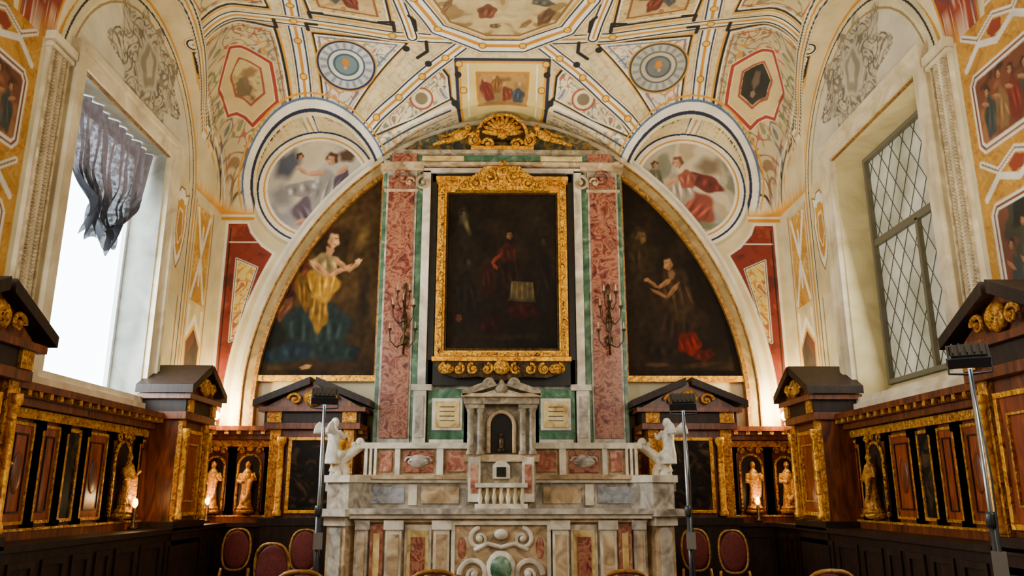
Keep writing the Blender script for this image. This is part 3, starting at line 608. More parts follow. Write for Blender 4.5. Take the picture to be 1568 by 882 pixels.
# ------------------------------------------------------------------ altarpiece
b=B()
b.box(-1.72,1.72,10.80,10.99,1.2,6.2,M_GREY)
for s in (-1,1):
    def bx(a,c,y0,y1,z0,z1,m): b.box(min(s*a,s*c),max(s*a,s*c),y0,y1,z0,z1,m)
    bx(1.17,1.70,10.74,10.82,2.05,6.0,M_BEIGE)
    bx(1.22,1.65,10.70,10.75,2.12,5.98,M_GREY); bx(1.25,1.62,10.68,10.71,2.2,5.9,M_RED)
    bx(1.14,1.215,10.71,10.8,2.1,5.95,M_GREEN); bx(1.655,1.70,10.71,10.8,2.1,5.95,M_GREEN)
    bx(1.12,1.74,10.64,10.82,5.98,6.08,M_BEIGE); bx(1.2,1.68,10.66,10.8,5.66,5.70,M_BEIGE)
    bx(1.02,1.13,10.66,10.82,2.9,5.98,M_WHITE)
    bx(.93,1.02,10.70,10.82,2.9,5.95,M_BLACK)
    b.scroll(s*1.42,10.64,5.86,.12,M_RED,1.2,1,0,.025,s); b.scroll(s*1.32,10.64,5.80,.07,M_BEIGE,1.2,1,0,.02,-s)
    bx(1.0,1.17,10.6,10.8,2.05,2.88,M_WHITE); bx(1.03,1.14,10.585,10.61,2.2,2.75,M_GREY)
    bx(.93,1.2,10.58,10.8,2.82,2.9,M_WHITE)
    bx(.45,.98,10.66,10.8,2.05,2.85,M_GREEN); bx(.52,.92,10.64,10.67,2.3,2.72,M_WHITE); bx(.56,.88,10.625,10.65,2.34,2.68,M_YEL)
    for q in range(4): bx(.62,.82,10.62,10.626,2.60-q*.06,2.61-q*.06,M_BLACK)
    bx(.5,.95,10.62,10.8,2.08,2.18,M_WHITE)
    b.scroll(s*1.12,10.62,5.78,.11,M_BEIGE,1.3,1,PI/2,.022,-s)
b.box(-1.0,1.0,10.70,10.82,5.82,5.95,M_BLACK); b.box(-1.13,1.13,10.66,10.82,5.95,6.02,M_WHITE)
b.box(-1.0,1.0,10.70,10.82,2.9,3.25,M_BLACK)
b.box(-.5,.5,10.66,10.8,2.05,2.85,M_GREY)
b.box(-1.68,1.68,10.62,10.9,6.05,6.10,M_BEIGE); b.box(-1.62,1.62,10.66,10.9,6.10,6.22,M_GREEN)
for s in(-1,1):
    q=(min(s*.55,s*1.15),max(s*.55,s*1.15)); b.box(q[0],q[1],10.64,10.9,6.12,6.20,M_YEL)
    q=(min(s*1.22,s*1.58),max(s*1.22,s*1.58)); b.box(q[0],q[1],10.60,10.9,6.10,6.22,M_RED)
b.box(-1.56,1.56,10.58,10.92,6.22,6.27,STONE)
pl=[(-1.45,6.27),(1.45,6.27),(1.25,6.46),(.75,6.66),(.0,6.78),(-.75,6.66),(-1.25,6.46)]
b.ext(pl,10.72,10.9,ramp('frieze_blue',[(.35,(.16,.20,.20)),(.5,(.26,.28,.22)),(.6,(.52,.40,.14))],9,.5))
b.build('altarpiece_surround',.006)
b=B()
y=10.6
b.ext([(-.34,6.44)]+[(.36*math.cos(a),6.48+.33*math.sin(a)) for a in np.linspace(PI,0,20)]+[(.34,6.44)],10.61,10.66,BRONZE)
for k in range(11):
    a=PI*(k+.5)/11; R=.30
    b.ell((R*.52*math.cos(a),y,6.52+R*.52*math.sin(a)),(R*.50,.05,.036),GOLDC,rot=Matrix.Rotation(-a,3,'Y').to_quaternion(),n=10,m=8)
b.lathe((0,y,6.50),[(0.001,-.06),(.07,-.03),(.07,.03),(.001,.06)],GOLDC)
b.tube([(.36*math.cos(a),y,6.50+.33*math.sin(a)) for a in np.linspace(-.2,PI+.2,26)],.028,GOLDC,8)
for s in (-1,1):
    b.scroll(s*.38,y,6.42,.10,GOLDC,1.4,-1,PI/2,.03,s); b.scroll(s*.20,y-.02,6.36,.09,GOLDC,1.3,1,0,.025,s)
    b.ell((s*.60,y,6.50),(.15,.06,.07),GOLDC,rot=Matrix.Rotation(s*.5,3,'Y').to_quaternion()); b.ell((s*.50,y,6.62),(.05,.05,.055),GOLDC)
    b.tube([(s*.55,y,6.53),(s*.46,y-.03,6.50),(s*.40,y-.03,6.56)],.02,GOLDC); b.tube([(s*.70,y,6.44),(s*.85,y,6.40),(s*1.0,y,6.35)],[.045,.035,.02],GOLDC)
    for q in range(4): b.ell((s*(.66+.05*q),y+.02,6.56-.02*q),(.09,.015,.022),GOLDC,rot=Matrix.Rotation(s*(.9-.3*q),3,'Y').to_quaternion(),n=8,m=6)
b.box(-.45,.45,10.55,10.7,6.27,6.32,GOLD)
DH=-.13
b.ext([(-.66,5.62),(.66,5.62),(.62,5.76),(.40,5.84),(.24,5.98),(-.24,5.98),(-.40,5.84),(-.62,5.76)],10.49,10.58,GOLDC)
b.ell((0,10.46,6.0+DH),(.085,.06,.10),GOLDC)
b.ell((0,10.41,5.98+DH),(.022,.03,.035),GOLDC); 
for s in(-1,1):
    b.ell((s*.035,10.415,6.03+DH),(.016,.012,.012),GOLDC,n=8,m=6); b.scroll(s*.17,10.47,5.94+DH,.10,GOLDC,1.4,1,PI/2,.022,s); b.scroll(s*.36,10.47,5.85+DH,.09,GOLDC,1.4,-1,0,.022,s); b.scroll(s*.54,10.47,5.80+DH,.07,GOLDC,1.3,1,PI/2,.018,s)
b.scroll(0,10.46,6.13+DH,.05,GOLDC,1.2,1,0,.018)
b.build('gilded_crest')
b=B()
def mould(h,w0,z0,z1,y0,y1,mat): b.frame(-h,h,z0,z1,w0,y0,y1,mat)
mould(.90,.05,3.23,5.80,10.55,10.7,GOLD); mould(.86,.05,3.27,5.76,10.52,10.66,GOLDC); mould(.81,.03,3.32,5.71,10.56,10.68,GOLD); mould(.79,.035,3.355,5.63,10.60,10.68,BRONZE)
b.box(-.86,.86,10.57,10.7,5.62,5.72,GOLD)
b.box(-.93,.93,10.5,10.7,5.78,5.83,GOLD); b.box(-.93,.93,10.5,10.7,3.2,3.26,GOLD)
b.ext([(-.9,3.2),(-.82,3.05),(-.6,2.98),(-.3,3.0),(0,2.94),(.3,3.0),(.6,2.98),(.82,3.05),(.9,3.2)],10.56,10.66,BRONZE)
for k in range(-4,5):
    b.scroll(k*.19,10.54,3.10,.075,GOLDC,1.4,1 if k%2 else -1,PI/2,.022,1 if k>=0 else -1)
b.ell((0,10.52,3.12),(.11,.05,.10),GOLDC)
for s in(-1,1): b.ell((s*.72,10.53,3.10),(.09,.05,.07),GOLDC)
b.build('gilt_picture_frame',.006)
nu,nv=280,420; X,Z=np.meshgrid(np.linspace(-.77,.77,nu),np.linspace(3.37,5.64,nv))
A=Art(X,Z,None,(.05,.035,.025)); al=np.arange(A.u.size); A.scene(al,2.0,[(.045,.032,.018),(.08,.055,.03),(.115,.08,.042),(.09,.062,.035)],51)
E=A.ell
A.robe(.05,4.45,.26,.55,0,(.13,.075,.045),7,1); A.robe(.08,4.74,.15,.16,0,(.24,.10,.06),5,2); A.head(.12,5.00,.07,(.38,.25,.15),(.09,.055,.03),-1)
A.arm([(-.02,4.72),(-.14,4.60),(-.06,4.50)],.035,(.36,.14,.08)); A.robe(-.2,4.35,.10,.26,.1,(.18,.075,.04),4,3)
q=[(.10,4.08),(.46,4.06),(.43,4.32),(.13,4.34)]; id=A.poly(q); A.fill(id,(.24,.19,.11)); 
for k_ in range(5): A.line([(.13+.075*k_,4.10),(.14+.07*k_,4.31)],.018,(.33,.27,.15))
A.line([(.10,4.07),(.46,4.05)],.03,(.20,.15,.09)); A.robe(.28,3.92,.24,.13,0,(.18,.06,.035),5,4)
E(-.55,5.28,.09,.18,0,(.20,.18,.11),.7); E(-.50,5.15,.05,.20,.3,(.28,.25,.15),.7); A.head(-.55,5.32,.05,(.28,.22,.15),(.1,.07,.04))
A.robe(-.5,4.1,.16,.4,0,(.11,.08,.05),5,5); A.head(-.48,4.62,.055,(.22,.15,.10),(.07,.05,.03)); A.head(-.6,3.82,.07,(.30,.16,.09),(.09,.055,.03)); A.robe(-.15,3.72,.2,.14,.2,(.15,.055,.035),4,6)
A.robe(.58,4.35,.12,.5,0,(.11,.08,.055),4,7); A.head(.56,4.92,.055,(.20,.14,.09),(.07,.045,.03)); E(.1,3.55,.6,.06,0,(.12,.09,.05),.6); E(.45,5.3,.2,.25,0,(.12,.10,.06),.8)
A.c*=(1+.12*vn(A.u,A.v,30,4))[:,None]
gridmesh('altar_painting',np.stack([X,np.full_like(X,10.64),Z],-1),A.out(),OIL)
for s,cx in ((-1,-1.32),(1,1.46)):
    b=B(); y=10.5
    b.box(cx-.03,cx+.03,y+.1,10.685,3.7,3.76,BRONZE)
    b.tube([(cx,y+.1,3.3),(cx,y+.08,3.6),(cx,y+.1,4.25)],.016,BRONZE,8)
    b.ell((cx,y+.1,3.75),(.045,.04,.16),BRONZE); b.ell((cx,y+.1,4.2),(.03,.03,.1),BRONZE); b.ell((cx,y+.13,3.5),(.055,.05,.08),BRONZE)
    for k,(dx,zz) in enumerate([(-.14,3.98),(.14,3.98),(-.08,4.18),(.08,4.18),(0,4.05),(-.17,3.66),(.17,3.66)]):
        b.tube([(cx,y+.08,zz-.22),(cx+dx*.5,y-.02,zz-.28),(cx+dx*.95,y-.08,zz-.2),(cx+dx,y-.08,zz-.06)],.008,BRONZE,6)
        b.lathe((cx+dx,y-.08,zz-.07),[(.010,0),(.026,.01),(.030,.03),(.012,.035)],BRONZE,10)
        b.lathe((cx+dx,y-.08,zz-.04),[(.009,0),(.009,.08),(.002,.10)],M_BEIGE,8)
    b.build('wall_candelabra')
# ------------------------------------------------------------------ altar
b=B()
b.box(-2.02,2.02,8.6,10.3,0,.10,M_GREY); b.box(-1.95,1.95,8.9,10.3,.10,.2,M_BEIGE)
b.box(-1.66,1.66,9.46,10.3,.2,1.24,M_BEIGE)
EX=1.74
for s in (-1,1):
    def bx(a,c,y0,y1,z0,z1,m): b.box(min(s*a,s*c),max(s*a,s*c),y0,y1,z0,z1,m)
    for a,c,m in ((.58,.76,M_WHITE),(1.12,1.30,M_WHITE),(1.50,1.62,M_GREY)):
        bx(a,c,9.38,9.5,.2,1.2,m); bx(a+.03,c-.03,9.365,9.39,.35,1.05,M_BEIGE); bx(a-.02,c+.02,9.36,9.5,1.1,1.2,m); bx(a-.02,c+.02,9.36,9.5,.2,.32,m)
    bx(.79,1.09,9.44,9.5,.28,1.15,M_WHITE); bx(.82,1.06,9.43,9.46,.32,1.09,M_YEL); bx(.86,1.02,9.42,9.46,.38,1.02,M_RED)
    bx(1.33,1.48,9.43,9.5,.28,1.15,M_PINK); bx(1.37,1.44,9.42,9.44,.36,1.06,M_YEL)
    TT=Matrix.Translation((s*EX,9.72,0))@Matrix.Rotation(s*.45,4,'Z')
    b.T=TT
    b.box(-.13,.13,-.3,.5,.2,1.24,M_BEIGE); b.box(-.08,.08,-.32,-.29,.3,1.12,M_GREY); b.box(-.15,.15,-.34,.5,1.14,1.24,M_WHITE); b.box(-.17,.17,-.36,.5,.2,.32,M_GREY)
    b.box(-.15,.15,-.3,.5,1.32,1.62,M_GREY); b.box(-.18,.18,-.34,.5,1.62,1.70,M_WHITE)
    b.box(-.2,.2,-.42,.5,1.245,1.325,M_GREY)
    b.T=Matrix.Identity(4)
    b.scroll(s*.30,9.40,.62,.17,M_WHITE,1.5,1,0,.03,s); b.scroll(s*.24,9.40,1.0,.12,M_WHITE,1.4,-1,PI/2,.025,s); b.scroll(s*.36,9.40,.36,.09,M_WHITE,1.3,1,0,.02,s)
    b.ell((s*.44,9.42,.9),(.05,.02,.12),M_PINK)
b.box(-.54,.54,9.42,9.5,.26,1.17,M_BEIGE); b.frame(-.56,.56,.24,1.19,.04,9.38,9.5,M_WHITE)
b.ell((0,9.40,.68),(.17,.05,.2),M_WHITE,n=24); b.ell((0,9.36,.68),(.12,.04,.14),M_GREEN,n=24)
b.ell((0,9.39,1.05),(.08,.05,.06),M_WHITE); b.tube([(-.3,9.4,.88),(-.15,9.39,.95),(0,9.38,.91),(.15,9.39,.95),(.3,9.4,.88)],.025,M_WHITE)
for k,(z0,z1,o,m) in enumerate(((1.18,1.22,.0,M_BEIGE),(1.22,1.27,.05,M_WHITE),(1.27,1.33,.09,M_GREY))):
    b.ext([(-1.66-o,z0),(1.66+o,z0),(1.66+o,z1),(-1.66-o,z1)],9.40-o,10.3,m)
b.box(-1.66,1.66,9.80,10.5,1.33,1.62,M_GREY)
BM=ramp('blue_marble',[(.35,(.42,.44,.47)),(.65,(.66,.67,.69))],7,.3)
for s in (-1,1):
    def bx(a,c,y0,y1,z0,z1,m): b.box(min(s*a,s*c),max(s*a,s*c),y0,y1,z0,z1,m)
    bx(.5,.95,9.78,9.82,1.38,1.57,M_BEIGE); bx(1.0,1.1,9.77,9.82,1.36,1.6,M_WHITE); bx(1.15,1.55,9.78,9.82,1.38,1.57,BM)
b.box(-1.70,1.70,9.74,10.5,1.62,1.66,M_WHITE); b.box(-1.74,1.74,9.70,10.5,1.66,1.71,M_BEIGE)
b.box(-1.66,1.66,9.86,10.5,1.71,2.02,M_BEIGE); b.box(-1.70,1.70,9.80,10.5,2.02,2.09,M_WHITE)
for s in (-1,1):
    def bx(a,c,y0,y1,z0,z1,m): b.box(min(s*a,s*c),max(s*a,s*c),y0,y1,z0,z1,m)
    bx(.40,.66,9.83,9.9,1.75,1.98,M_PINK); bx(.70,.78,9.81,9.9,1.71,2.02,M_WHITE)
    bx(.82,1.18,9.83,9.9,1.74,1.99,M_RED); b.ell((s*1.0,9.83,1.87),(.12,.03,.08),M_GREY,n=16)
    for q in (-1,1): b.scroll(s*1.0+q*.1,9.82,1.87,.06,M_GREY,1.2,1,0,.012,q)
    bx(1.22,1.28,9.81,9.9,1.71,2.02,M_WHITE); bx(1.32,1.46,9.83,9.9,1.75,1.98,M_PINK)
    for q in range(3): bx(1.50+q*.055,1.53+q*.055,9.80,9.9,1.71,2.02,M_WHITE)
    pts=[(s*(1.68+.34*math.sin(t*1.5)),9.95,2.08-.34*t) for t in np.linspace(0,1,10)]
    b.tube(pts,[.05+.03*t for t in np.linspace(0,1,10)],M_WHITE,8); b.scroll(s*1.98,9.93,1.72,.12,M_WHITE,1.4,1,PI/2,.045,s); b.scroll(s*1.74,9.93,2.10,.07,M_WHITE,1.2,-1,0,.03,s)
    b.box(min(s*1.86,s*2.10),max(s*1.86,s*2.10),9.84,10.1,1.52,1.62,M_GREY); b.box(min(s*1.88,s*2.06),max(s*1.88,s*2.06),9.86,10.1,.2,1.52,M_BEIGE)
b.build('marble_altar',.006)
# tabernacle
b=B()
yy=9.45
b.box(-.40,.40,yy,9.9,1.33,1.92,STONE); b.box(-.44,.44,yy-.04,9.9,1.85,1.93,M_BEIGE)
for s in(-1,1):
    b.box(min(s*.24,s*.38),max(s*.24,s*.38),yy-.06,yy+.02,1.40,1.9,M_WHITE); b.box(min(s*.27,s*.35),max(s*.27,s*.35),yy-.07,yy-.05,1.5,1.82,M_PINK)
    for cx in (.25,.36): b.lathe((s*cx,yy-.02,1.93),[(.05,0),(.05,.03),(.036,.05),(.038,.25),(.032,.48),(.045,.50),(.05,.53),(.05,.57)],STONE,14)
    b.box(min(s*.2,s*.42),max(s*.2,s*.42),yy-.07,yy+.1,2.46,2.51,STONE)
    pp=[(s*.46,2.60),(s*.05,2.72),(s*.10,2.80),(s*.46,2.67)]
    b.ext(pp if s<0 else pp[::-1],yy-.12,yy+.2,STONE)
    b.scroll(s*.14,yy-.1,2.75,.06,STONE,1.3,1,0,.02,s)
b.box(-.40,.40,yy+.06,9.9,1.93,2.54,STONE)
inner=[(-.15,1.95),(-.15,2.28)]+[(.15*math.cos(a),2.28+.15*math.sin(a)) for a in np.linspace(PI,0,12)][1:-1]+[(.15,2.28),(.15,1.95)]
b.ext(inner,yy+.045,yy+.07,M_BLACK)
b.tube([(x,yy+.03,z) for x,z in inner],.025,M_BEIGE,8)
b.box(-.44,.44,yy-.09,9.9,2.51,2.61,STONE); b.box(-.47,.47,yy-.12,9.9,2.59,2.63,M_BEIGE)
b.ell((0,yy-.08,2.69),(.08,.05,.07),STONE); b.lathe((0,yy+.0,2.70),[(.05,0),(.06,.03),(.03,.06),(.03,.08),(.002,.11)],STONE)
b.ext([(-.10,1.66),(.10,1.66),(.10,1.80),(.05,1.86),(-.05,1.86),(-.10,1.80)],yy-.05,yy,M_WHITE); b.box(-.055,.055,yy-.06,yy-.04,1.68,1.79,M_BLACK)
b.box(-.3,.3,yy-.12,yy,1.33,1.38,M_WHITE); b.box(-.3,.3,yy-.12,yy,1.56,1.61,M_WHITE)
for k in range(-3,4): b.lathe((k*.08,yy-.08,1.38),[(.018,0),(.03,.06),(.014,.13),(.024,.18)],M_WHITE,10)
b.box(-.24,.24,yy-.05,yy-.02,1.38,1.56,M_YEL)
b.lathe((0,yy+.02,1.96),[(.045,0),(.05,.03),(.028,.05),(.034,.10),(.03,.15),(.012,.18)],BRONZE,12); b.ell((0,yy+.02,2.155),(.018,.018,.025),BRONZE)
b.build('tabernacle',.004)
def angel(s):
    g=B()
    m=STATUE
    g.tube([(0,0,.0),(0,0,.12),(.0,0,.26),(.01,0,.36),(.02,0,.43),(.02,0,.47)],[.10,.095,.075,.085,.06,.028],m,14)
    g.ell((.03,0,.535),(.045,.05,.06),m); g.ell((.015,0,.555),(.05,.056,.05),m); g.ell((.078,0,.53),(.012,.01,.014),m)
    g.tube([(.02,-.08,.42),(.10,-.10,.34),(.17,-.05,.38),(.20,-.03,.41)],[.035,.028,.02,.016],m,10)
    g.tube([(.02,.08,.42),(.10,.10,.33),(.17,.05,.36),(.20,.03,.41)],[.035,.028,.02,.016],m,10)
    g.tube([(.03,-.05,.12),(.17,-.06,.14),(.16,-.05,-.02)],[.07,.055,.04],m,10); g.tube([(.03,.05,.12),(.15,.06,.10),(.12,.05,-.08)],[.07,.055,.04],m,10)
    for q in (-1,1):
        for k in range(5):
            a=.35+.28*k
            g.tube([(-.04,q*.05,.40),(-.10-.04*math.sin(a),q*.10,.40+.08*math.cos(a)),(-.11-.12*math.sin(a),q*.13,.38+.17*math.cos(a))],[.028,.032,.018],m,8)
    me=fuse(g,'angel_statue',.011,2)
    ob=bpy.data.objects.new('angel_statue',me); bpy.context.collection.objects.link(ob)
    ob.location=(s*2.04,9.86,1.84); ob.rotation_euler=(0,0,(PI if s>0 else 0)-s*.9); ob.scale=(.92,)*3
for s in(-1,1): angel(s)
g=B(); m=WOODG
g.tube([(0,0,0),(0,0,.06),(0,-.005,.22),(0,0,.34),(0,0,.41),(0,0,.44)],[.075,.07,.055,.07,.05,.022],m,12)
g.ell((0,0,.485),(.034,.036,.046),m); g.tube([(-.07,0,.38),(-.10,-.03,.28),(-.03,-.08,.27)],[.03,.024,.018],m,8); g.tube([(.07,0,.38),(.11,-.02,.30),(.08,-.09,.36)],[.03,.024,.018],m,8)
g.tube([(.06,-.05,.3),(.05,-.07,.12),(-.03,-.06,.02)],[.03,.02,.03],m,8); g.lathe((0,0,-.05),[(.10,0),(.10,.02),(.07,.05)],m,12)
FIG=fuse(g,'carved_saint',.010,1)
# ------------------------------------------------------------------ wainscot
lights=[]
def wains(name,T,mods,lo_depth=.5,cut=None):
    b=B(); b.T=T; figs_=[]
    x0=mods[0][0]; x1=mods[-1][1]
    b.box(x0,x1,-lo_depth,-.01,0,1.08,WOODD); b.box(x0,x1,-lo_depth-.04,-.01,1.08,1.13,WOODD); b.box(x0,x1,-.10,-.01,1.13,2.3,WOOD)
    b.box(x0,x1,-.22,-.01,2.19,2.25,WOOD); b.box(x0,x1,-.26,-.01,2.25,2.30,WOOD); b.box(x0,x1,-.32,-.01,2.30,2.36,WOOD)
    b.box(x0,x1,-.15,-.01,2.10,2.18,WOODG); b.box(x0,x1,-.16,-.01,1.13,1.20,WOOD); b.box(x0,x1,-.17,-.01,1.20,1.22,WOODG)
    k=x0+.03
    while k<x1-.05:
        b.box(k,k+.05,-.31,-.2,2.255,2.30,WOODG); k+=.16
    for (a,c,kind) in mods:
        w=c-a
        b.frame(a+.05,c-.05,.1,1.0,.05,-lo_depth-.02,-lo_depth,WOODD)
        for q in (a,c):
            b.box(q-.05,q+.05,-.125,-.05,1.22,2.10,WOOD); b.box(q-.03,q+.03,-.138,-.12,1.27,1.98,WOODG)
            b.box(q-.06,q+.06,-.15,-.05,2.02,2.10,GOLDC); b.box(q-.06,q+.06,-.15,-.05,1.22,1.27,WOODG)
        if kind=='p':
            b.frame(a+.06,c-.06,1.25,2.07,.025,-.125,-.1,WOODG); b.box(a+.085,c-.085,-.112,-.09,1.275,2.045,WOODR)
            b.frame(a+.13,c-.13,1.34,1.98,.015,-.122,-.11,WOODD)
            if w>.45:
                cx=(a+c)/2; b.ell((cx,-.112,1.66),(w*.16,.015,.17),WOOD,n=16)
        elif kind=='d':
            b.frame(a+.06,c-.06,1.25,2.07,.03,-.125,-.1,WOODG); b.box(a+.09,c-.09,-.112,-.09,1.28,2.04,DARKP)
        else:
            cx=(a+c)/2; h=min(w/2-.09,.17)
            pl=[(cx-h,1.27),(cx+h,1.27)]+[(cx+h*math.cos(t),1.85+h*math.sin(t)) for t in np.linspace(0,PI,12)]
            b.ext(pl,-.112,-.09,WOODD)
            b.tube([(cx-h,-.12,1.27)]+[(cx-h*math.cos(t),-.12,1.85+h*math.sin(t)) for t in np.linspace(0,PI,14)]+[(cx+h,-.12,1.27)],.018,GOLDC,6)
            b.lathe((cx,-.17,1.24),[(.09,0),(.12,.03),(.10,.06)],WOODG,12)
            figs_.append((tuple(b.T@Vector((cx,-.19,1.35))),b.T.to_euler().z,1.05))
            for q in (-1,1): b.scroll(cx+q*(h*.8),-.13,2.05,.05,GOLDC,1.2,1,0,.014,q)
            b.ell((cx,-.14,2.08),(.05,.03,.04),GOLDC)
            if kind=='N':
                b.lathe((cx,-.30,1.14),[(.05,0),(.05,.02),(.02,.04),(.02,.2),(.01,.22)],BRONZE,8); b.ell((cx,-.30,1.40),(.028,.028,.05),CAND)
                lights.append((tuple(b.T@Vector((cx,-.38,1.46))),5))
    ob=b.build(name)
    for p,r,sc in figs_:
        o=bpy.data.objects.new('saint_figurine',FIG); bpy.context.collection.objects.link(o); o.location=p; o.rotation_euler=(0,0,r); o.scale=(sc,)*3
        o.parent=ob
    return ob
def cabinet(T,cx,door=WOODR,k=1.0):
    b=B(); b.T=T@Matrix.Translation((cx,0,0))@Matrix.Diagonal((k,1,1,1)); cx=0
    D=-.50
    b.box(cx-.48,cx+.48,D+.04,-.01,0,2.4,WOOD); b.box(cx-.54,cx+.54,D-.04,-.01,1.1,1.2,WOODD); b.box(cx-.5,cx+.5,D-.02,-.01,0,1.1,WOODD)
    dh=.28 if door is WOODR else .22
    for s in(-1,1):
        b.box(cx+s*.41-.06,cx+s*.41+.06,D-.01,D+.06,1.2,2.3,WOODG); b.lathe((cx+s*(.41 if door is WOODR else .33),D-.03,1.22),[(.05,0),(.05,.05),(.035,.08),(.036,.6),(.03,.86),(.055,.92),(.055,.98)],GOLD,12)
    b.frame(cx-dh-.04,cx+dh+.04,1.25,2.2,.04,D+.0,D+.05,GOLD); b.box(cx-dh,cx+dh,D+.02,D+.05,1.29,2.16,door)
    if door is WOODR: b.frame(cx-.2,cx+.2,1.4,2.05,.02,D+.0,D+.03,WOODG)
    b.box(cx-.54,cx+.54,D-.06,-.01,2.3,2.38,WOOD); b.box(cx-.54,cx+.54,D-.05,-.01,2.38,2.52,WOODD); b.box(cx-.60,cx+.60,D-.11,-.01,2.52,2.58,WOOD)
    for s in(-1,1):
        b.box(cx+s*.42-.08,cx+s*.42+.08,D-.08,-.01,2.38,2.52,WOODG)
        p=[(cx+s*.66,2.58),(cx+s*.03,2.87),(cx+s*.03,2.97),(cx+s*.66,2.67)]
        if s<0:p=p[::-1]
        b.ext(p,D-.15,-.01,WOODD)
        b.scroll(cx+s*.2,D-.1,2.68,.08,WOODG,1.3,1,0,.02,s)
    b.ext([(cx-.55,2.58),(cx+.55,2.58),(cx,2.92)],D-.04,-.01,WOOD)
    b.ell((cx,D-.08,2.70),(.11,.06,.11),WOODG); b.ell((cx,D-.11,2.70),(.06,.05,.06),GOLDC)
    return b.build('pedimented_cabinet',.004)
TB=Matrix.Translation((0,YB,0)); TL=winT(-1); TR=winT(1)
wains('wainscot_back',TB,[(-4.0,-3.58,'N'),(-3.58,-3.1,'n'),(-3.1,-2.45,'p'),(-2.45,-1.78,'p')],.3)
wains('wainscot_back',TB,[(1.78,2.45,'p'),(2.45,3.1,'p'),(3.1,3.58,'N'),(3.58,4.0,'n')],.3)
cabinet(TB,-2.45,DARKP,1.15); cabinet(TB,2.45,DARKP,1.15)
ml=[(4.6,5.0,'p'),(5.0,6.05,'p'),(6.05,6.5,'n'),(6.5,6.95,'p'),(6.95,7.35,'p'),(7.35,7.72,'d'),(7.72,8.25,'p'),(8.25,8.85,'N'),(8.85,9.95,'p'),(9.95,10.3,'p'),(10.3,10.66,'N')]
wains('wainscot_left',TL,ml)
mr=[(-c,-a,'n' if k=='N' else k) for a,c,k in ml][::-1]
wains('wainscot_right',TR,mr)
for y,k in ((9.45,.86),(5.45,1)):
    cabinet(TL,y,WOODR,k); cabinet(TR,-y,WOODR,k)
for s in(-1,1):
    b=B(); b.lathe((s*3.80,10.74,2.36),[(.05,0),(.05,.02),(.015,.03),(.015,.09),(.04,.1)],BRONZE,12); b.ell((s*3.80,10.74,2.50),(.05,.05,.06),BULB); b.build('cornice_lamp')
    l=bpy.data.lights.new('lamp','POINT'); l.energy=130; l.color=(1,.78,.36); l.shadow_soft_size=.06
    o=bpy.data.objects.new('cornice_lamp_light',l); o.location=(s*3.74,10.60,2.58); bpy.context.collection.objects.link(o)
for p,e in lights:
    l=bpy.data.lights.new('c','POINT'); l.energy=e; l.color=(1,.66,.28); l.shadow_soft_size=.04
    o=bpy.data.objects.new('niche_light',l); o.location=p; bpy.context.collection.objects.link(o)
# ------------------------------------------------------------------ floor lamps
def lampstand(x,y,h,rot,spot=120,aim=(0,9,7)):
    b=B()
    b.tube([(0,0,.55),(0,0,h-.08)],.014,STEEL,10); b.tube([(0,0,.3),(0,0,1.35)],.02,METAL,10); b.lathe((0,0,1.3),[(.028,0),(.034,.02),(.034,.07),(.028,.09)],METAL,10)
    for k in range(3):
        a=k*2*PI/3+.3; b.tube([(0,0,.75),(.40*math.cos(a),.40*math.sin(a),.012)],.012,METAL,8); b.tube([(0,0,.32),(.22*math.cos(a),.22*math.sin(a),.36)],.008,METAL,6)
    T=Matrix.Translation((0,0,h))@Matrix.Rotation(-.9,4,'X'); b.T=T
    b.box(-.10,.10,-.035,.035,-.07,.07,METAL); b.box(-.085,.085,.034,.04,-.055,.055,LED)
    b.frame(-.12,.12,-.09,.09,.015,-.02,.05,METAL)
    for k in range(5): b.box(-.09+.04*k,-.08+.04*k,-.05,-.03,-.06,.06,METAL)
    b.T=Matrix.Identity(4); b.tube([(-.12,0,h-.02),(-.12,0,h-.12),(0,0,h-.13),(.12,0,h-.12),(.12,0,h-.02)],.008,METAL,6)
    b.tube([(.0,-.03,h-.1),(.03,-.04,1.6),(.02,-.03,1.0),(.06,-.05,.2)],.006,METAL,6)
    b.box(-.03,.05,-.05,-.01,1.02,1.16,STEEL)
    ob=b.build('floor_lamp'); ob.location=(x,y,0); ob.rotation_euler=(0,0,rot)
    l=bpy.data.lights.new('flood','SPOT'); l.energy=spot; l.spot_size=2.3; l.spot_blend=1; l.color=(1,.87,.62); l.shadow_soft_size=.12
    o=bpy.data.objects.new('flood_light',l); bpy.context.collection.objects.link(o); o.location=(x,y+.05,h+.12)
    d=Vector(aim)-o.location; o.rotation_euler=d.to_track_quat('-Z','Y').to_euler()
lampstand(-1.63,7.4,2.38,.2,350,(-1.5,9.5,7.2)); lampstand(1.68,7.4,2.33,-.2,320,(1.5,9.5,7.2)); lampstand(2.98,5.0,2.36,-.5,250,(1.5,7.5,7.2))
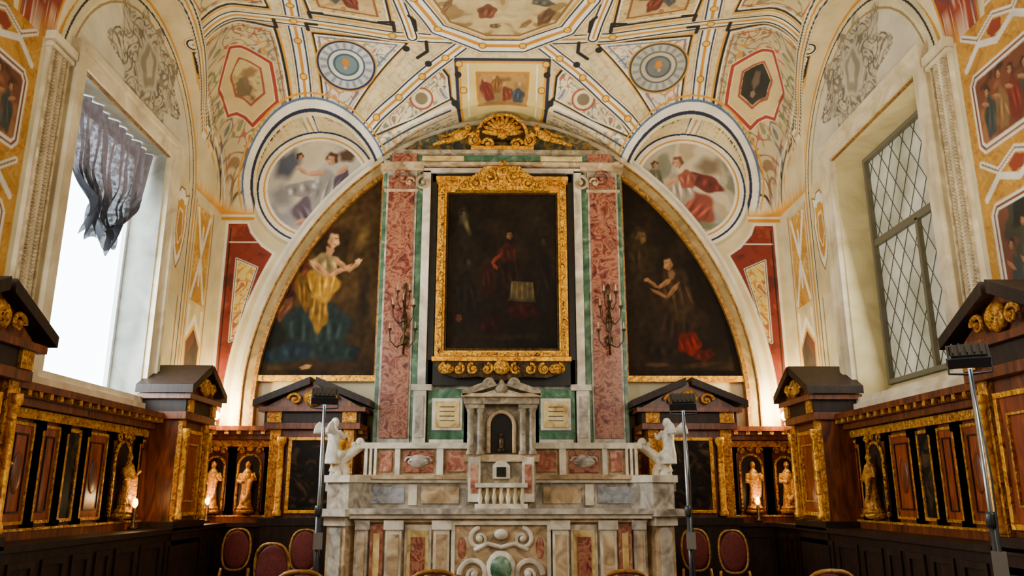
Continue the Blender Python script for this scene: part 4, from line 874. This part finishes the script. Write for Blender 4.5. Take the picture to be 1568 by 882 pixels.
# ------------------------------------------------------------------ chairs
def chair(x,y,rot,hh=0):
    b=B()
    for sx_ in(-1,1):
        b.tube([(sx_*.19,-.2,0),(sx_*.19,-.2,.43)],[.016,.024],GOLDD,8); b.tube([(sx_*.18,.2,0),(sx_*.18,.19,.43),(sx_*.16,.24,.64+hh)],.018,GOLDD,8)
    b.box(-.21,.21,-.22,.22,.39,.44,GOLDD); b.ell((0,0,.45),(.205,.215,.055),VELVET,n=20)
    pts=[(.165*np.sign(math.cos(a))*abs(math.cos(a))**.7,.25+.04*math.sin(a),.85+hh+.23*np.sign(math.sin(a))*abs(math.sin(a))**.8) for a in np.linspace(0,2*PI,33)[:-1]]
    b.tube(pts,.014,GOLDD,8,True); b.ell((0,.25,.85+hh),(.155,.035,.215),VELVET,n=20,m=12)
    ob=b.build('gilt_chair'); ob.location=(x,y,0); ob.rotation_euler=(0,0,rot)
for x,y,r,hh in ((-3.15,9.75,0,0),(-2.24,8.5,PI,-.06),(-2.27,9.55,.1,0),(2.30,9.6,0,0),(2.66,9.3,0,0)): chair(x,y,r,hh)
for x,y,r in ((-1.08,4.85,PI),(-.36,4.85,PI),(.68,4.85,PI),(1.80,4.85,PI)): chair(x,y,r,.008)
# ------------------------------------------------------------------ lights
def area(name,loc,aim,sx_,sy_,e,c):
    l=bpy.data.lights.new(name,'AREA'); l.shape='RECTANGLE'; l.size=sx_; l.size_y=sy_; l.energy=e; l.color=c
    o=bpy.data.objects.new(name,l); bpy.context.collection.objects.link(o); o.location=loc
    o.rotation_euler=(Vector(aim)-Vector(loc)).to_track_quat('-Z','Y').to_euler()
area('daylight_left',(-4.15,8.0,3.6),(0,8.0,3.0),1.7,2.2,120,(.92,.96,1))
area('daylight_right',(4.2,8.0,4.0),(0,8.0,3.4),1.7,2.4,55,(1,.97,.90))
area('fill_side_left',(-3.9,3.6,4.0),(1,7.5,2.9),1.6,2.6,200,(1,.93,.80))  # added warm fill outside the view, no window modelled here
area('fill_side_right',(3.9,3.6,4.0),(-1,7.5,2.9),1.6,2.6,200,(1,.91,.76))  # matching added fill on the right, lifts the woodwork
w=bpy.data.worlds.new('w'); bpy.context.scene.world=w; w.use_nodes=True; w.node_tree.nodes['Background'].inputs[0].default_value=(.6,.7,.85,1); w.node_tree.nodes['Background'].inputs[1].default_value=.6
th=math.radians(14.43)
cam=bpy.data.cameras.new('camera'); co=bpy.data.objects.new('camera',cam); bpy.context.collection.objects.link(co)
cam.sensor_width=36; cam.lens=1220/1568*36
co.location=(0,0,1.5); co.rotation_euler=(PI/2+th,0,-math.atan(16/1220.))
bpy.context.scene.camera=co
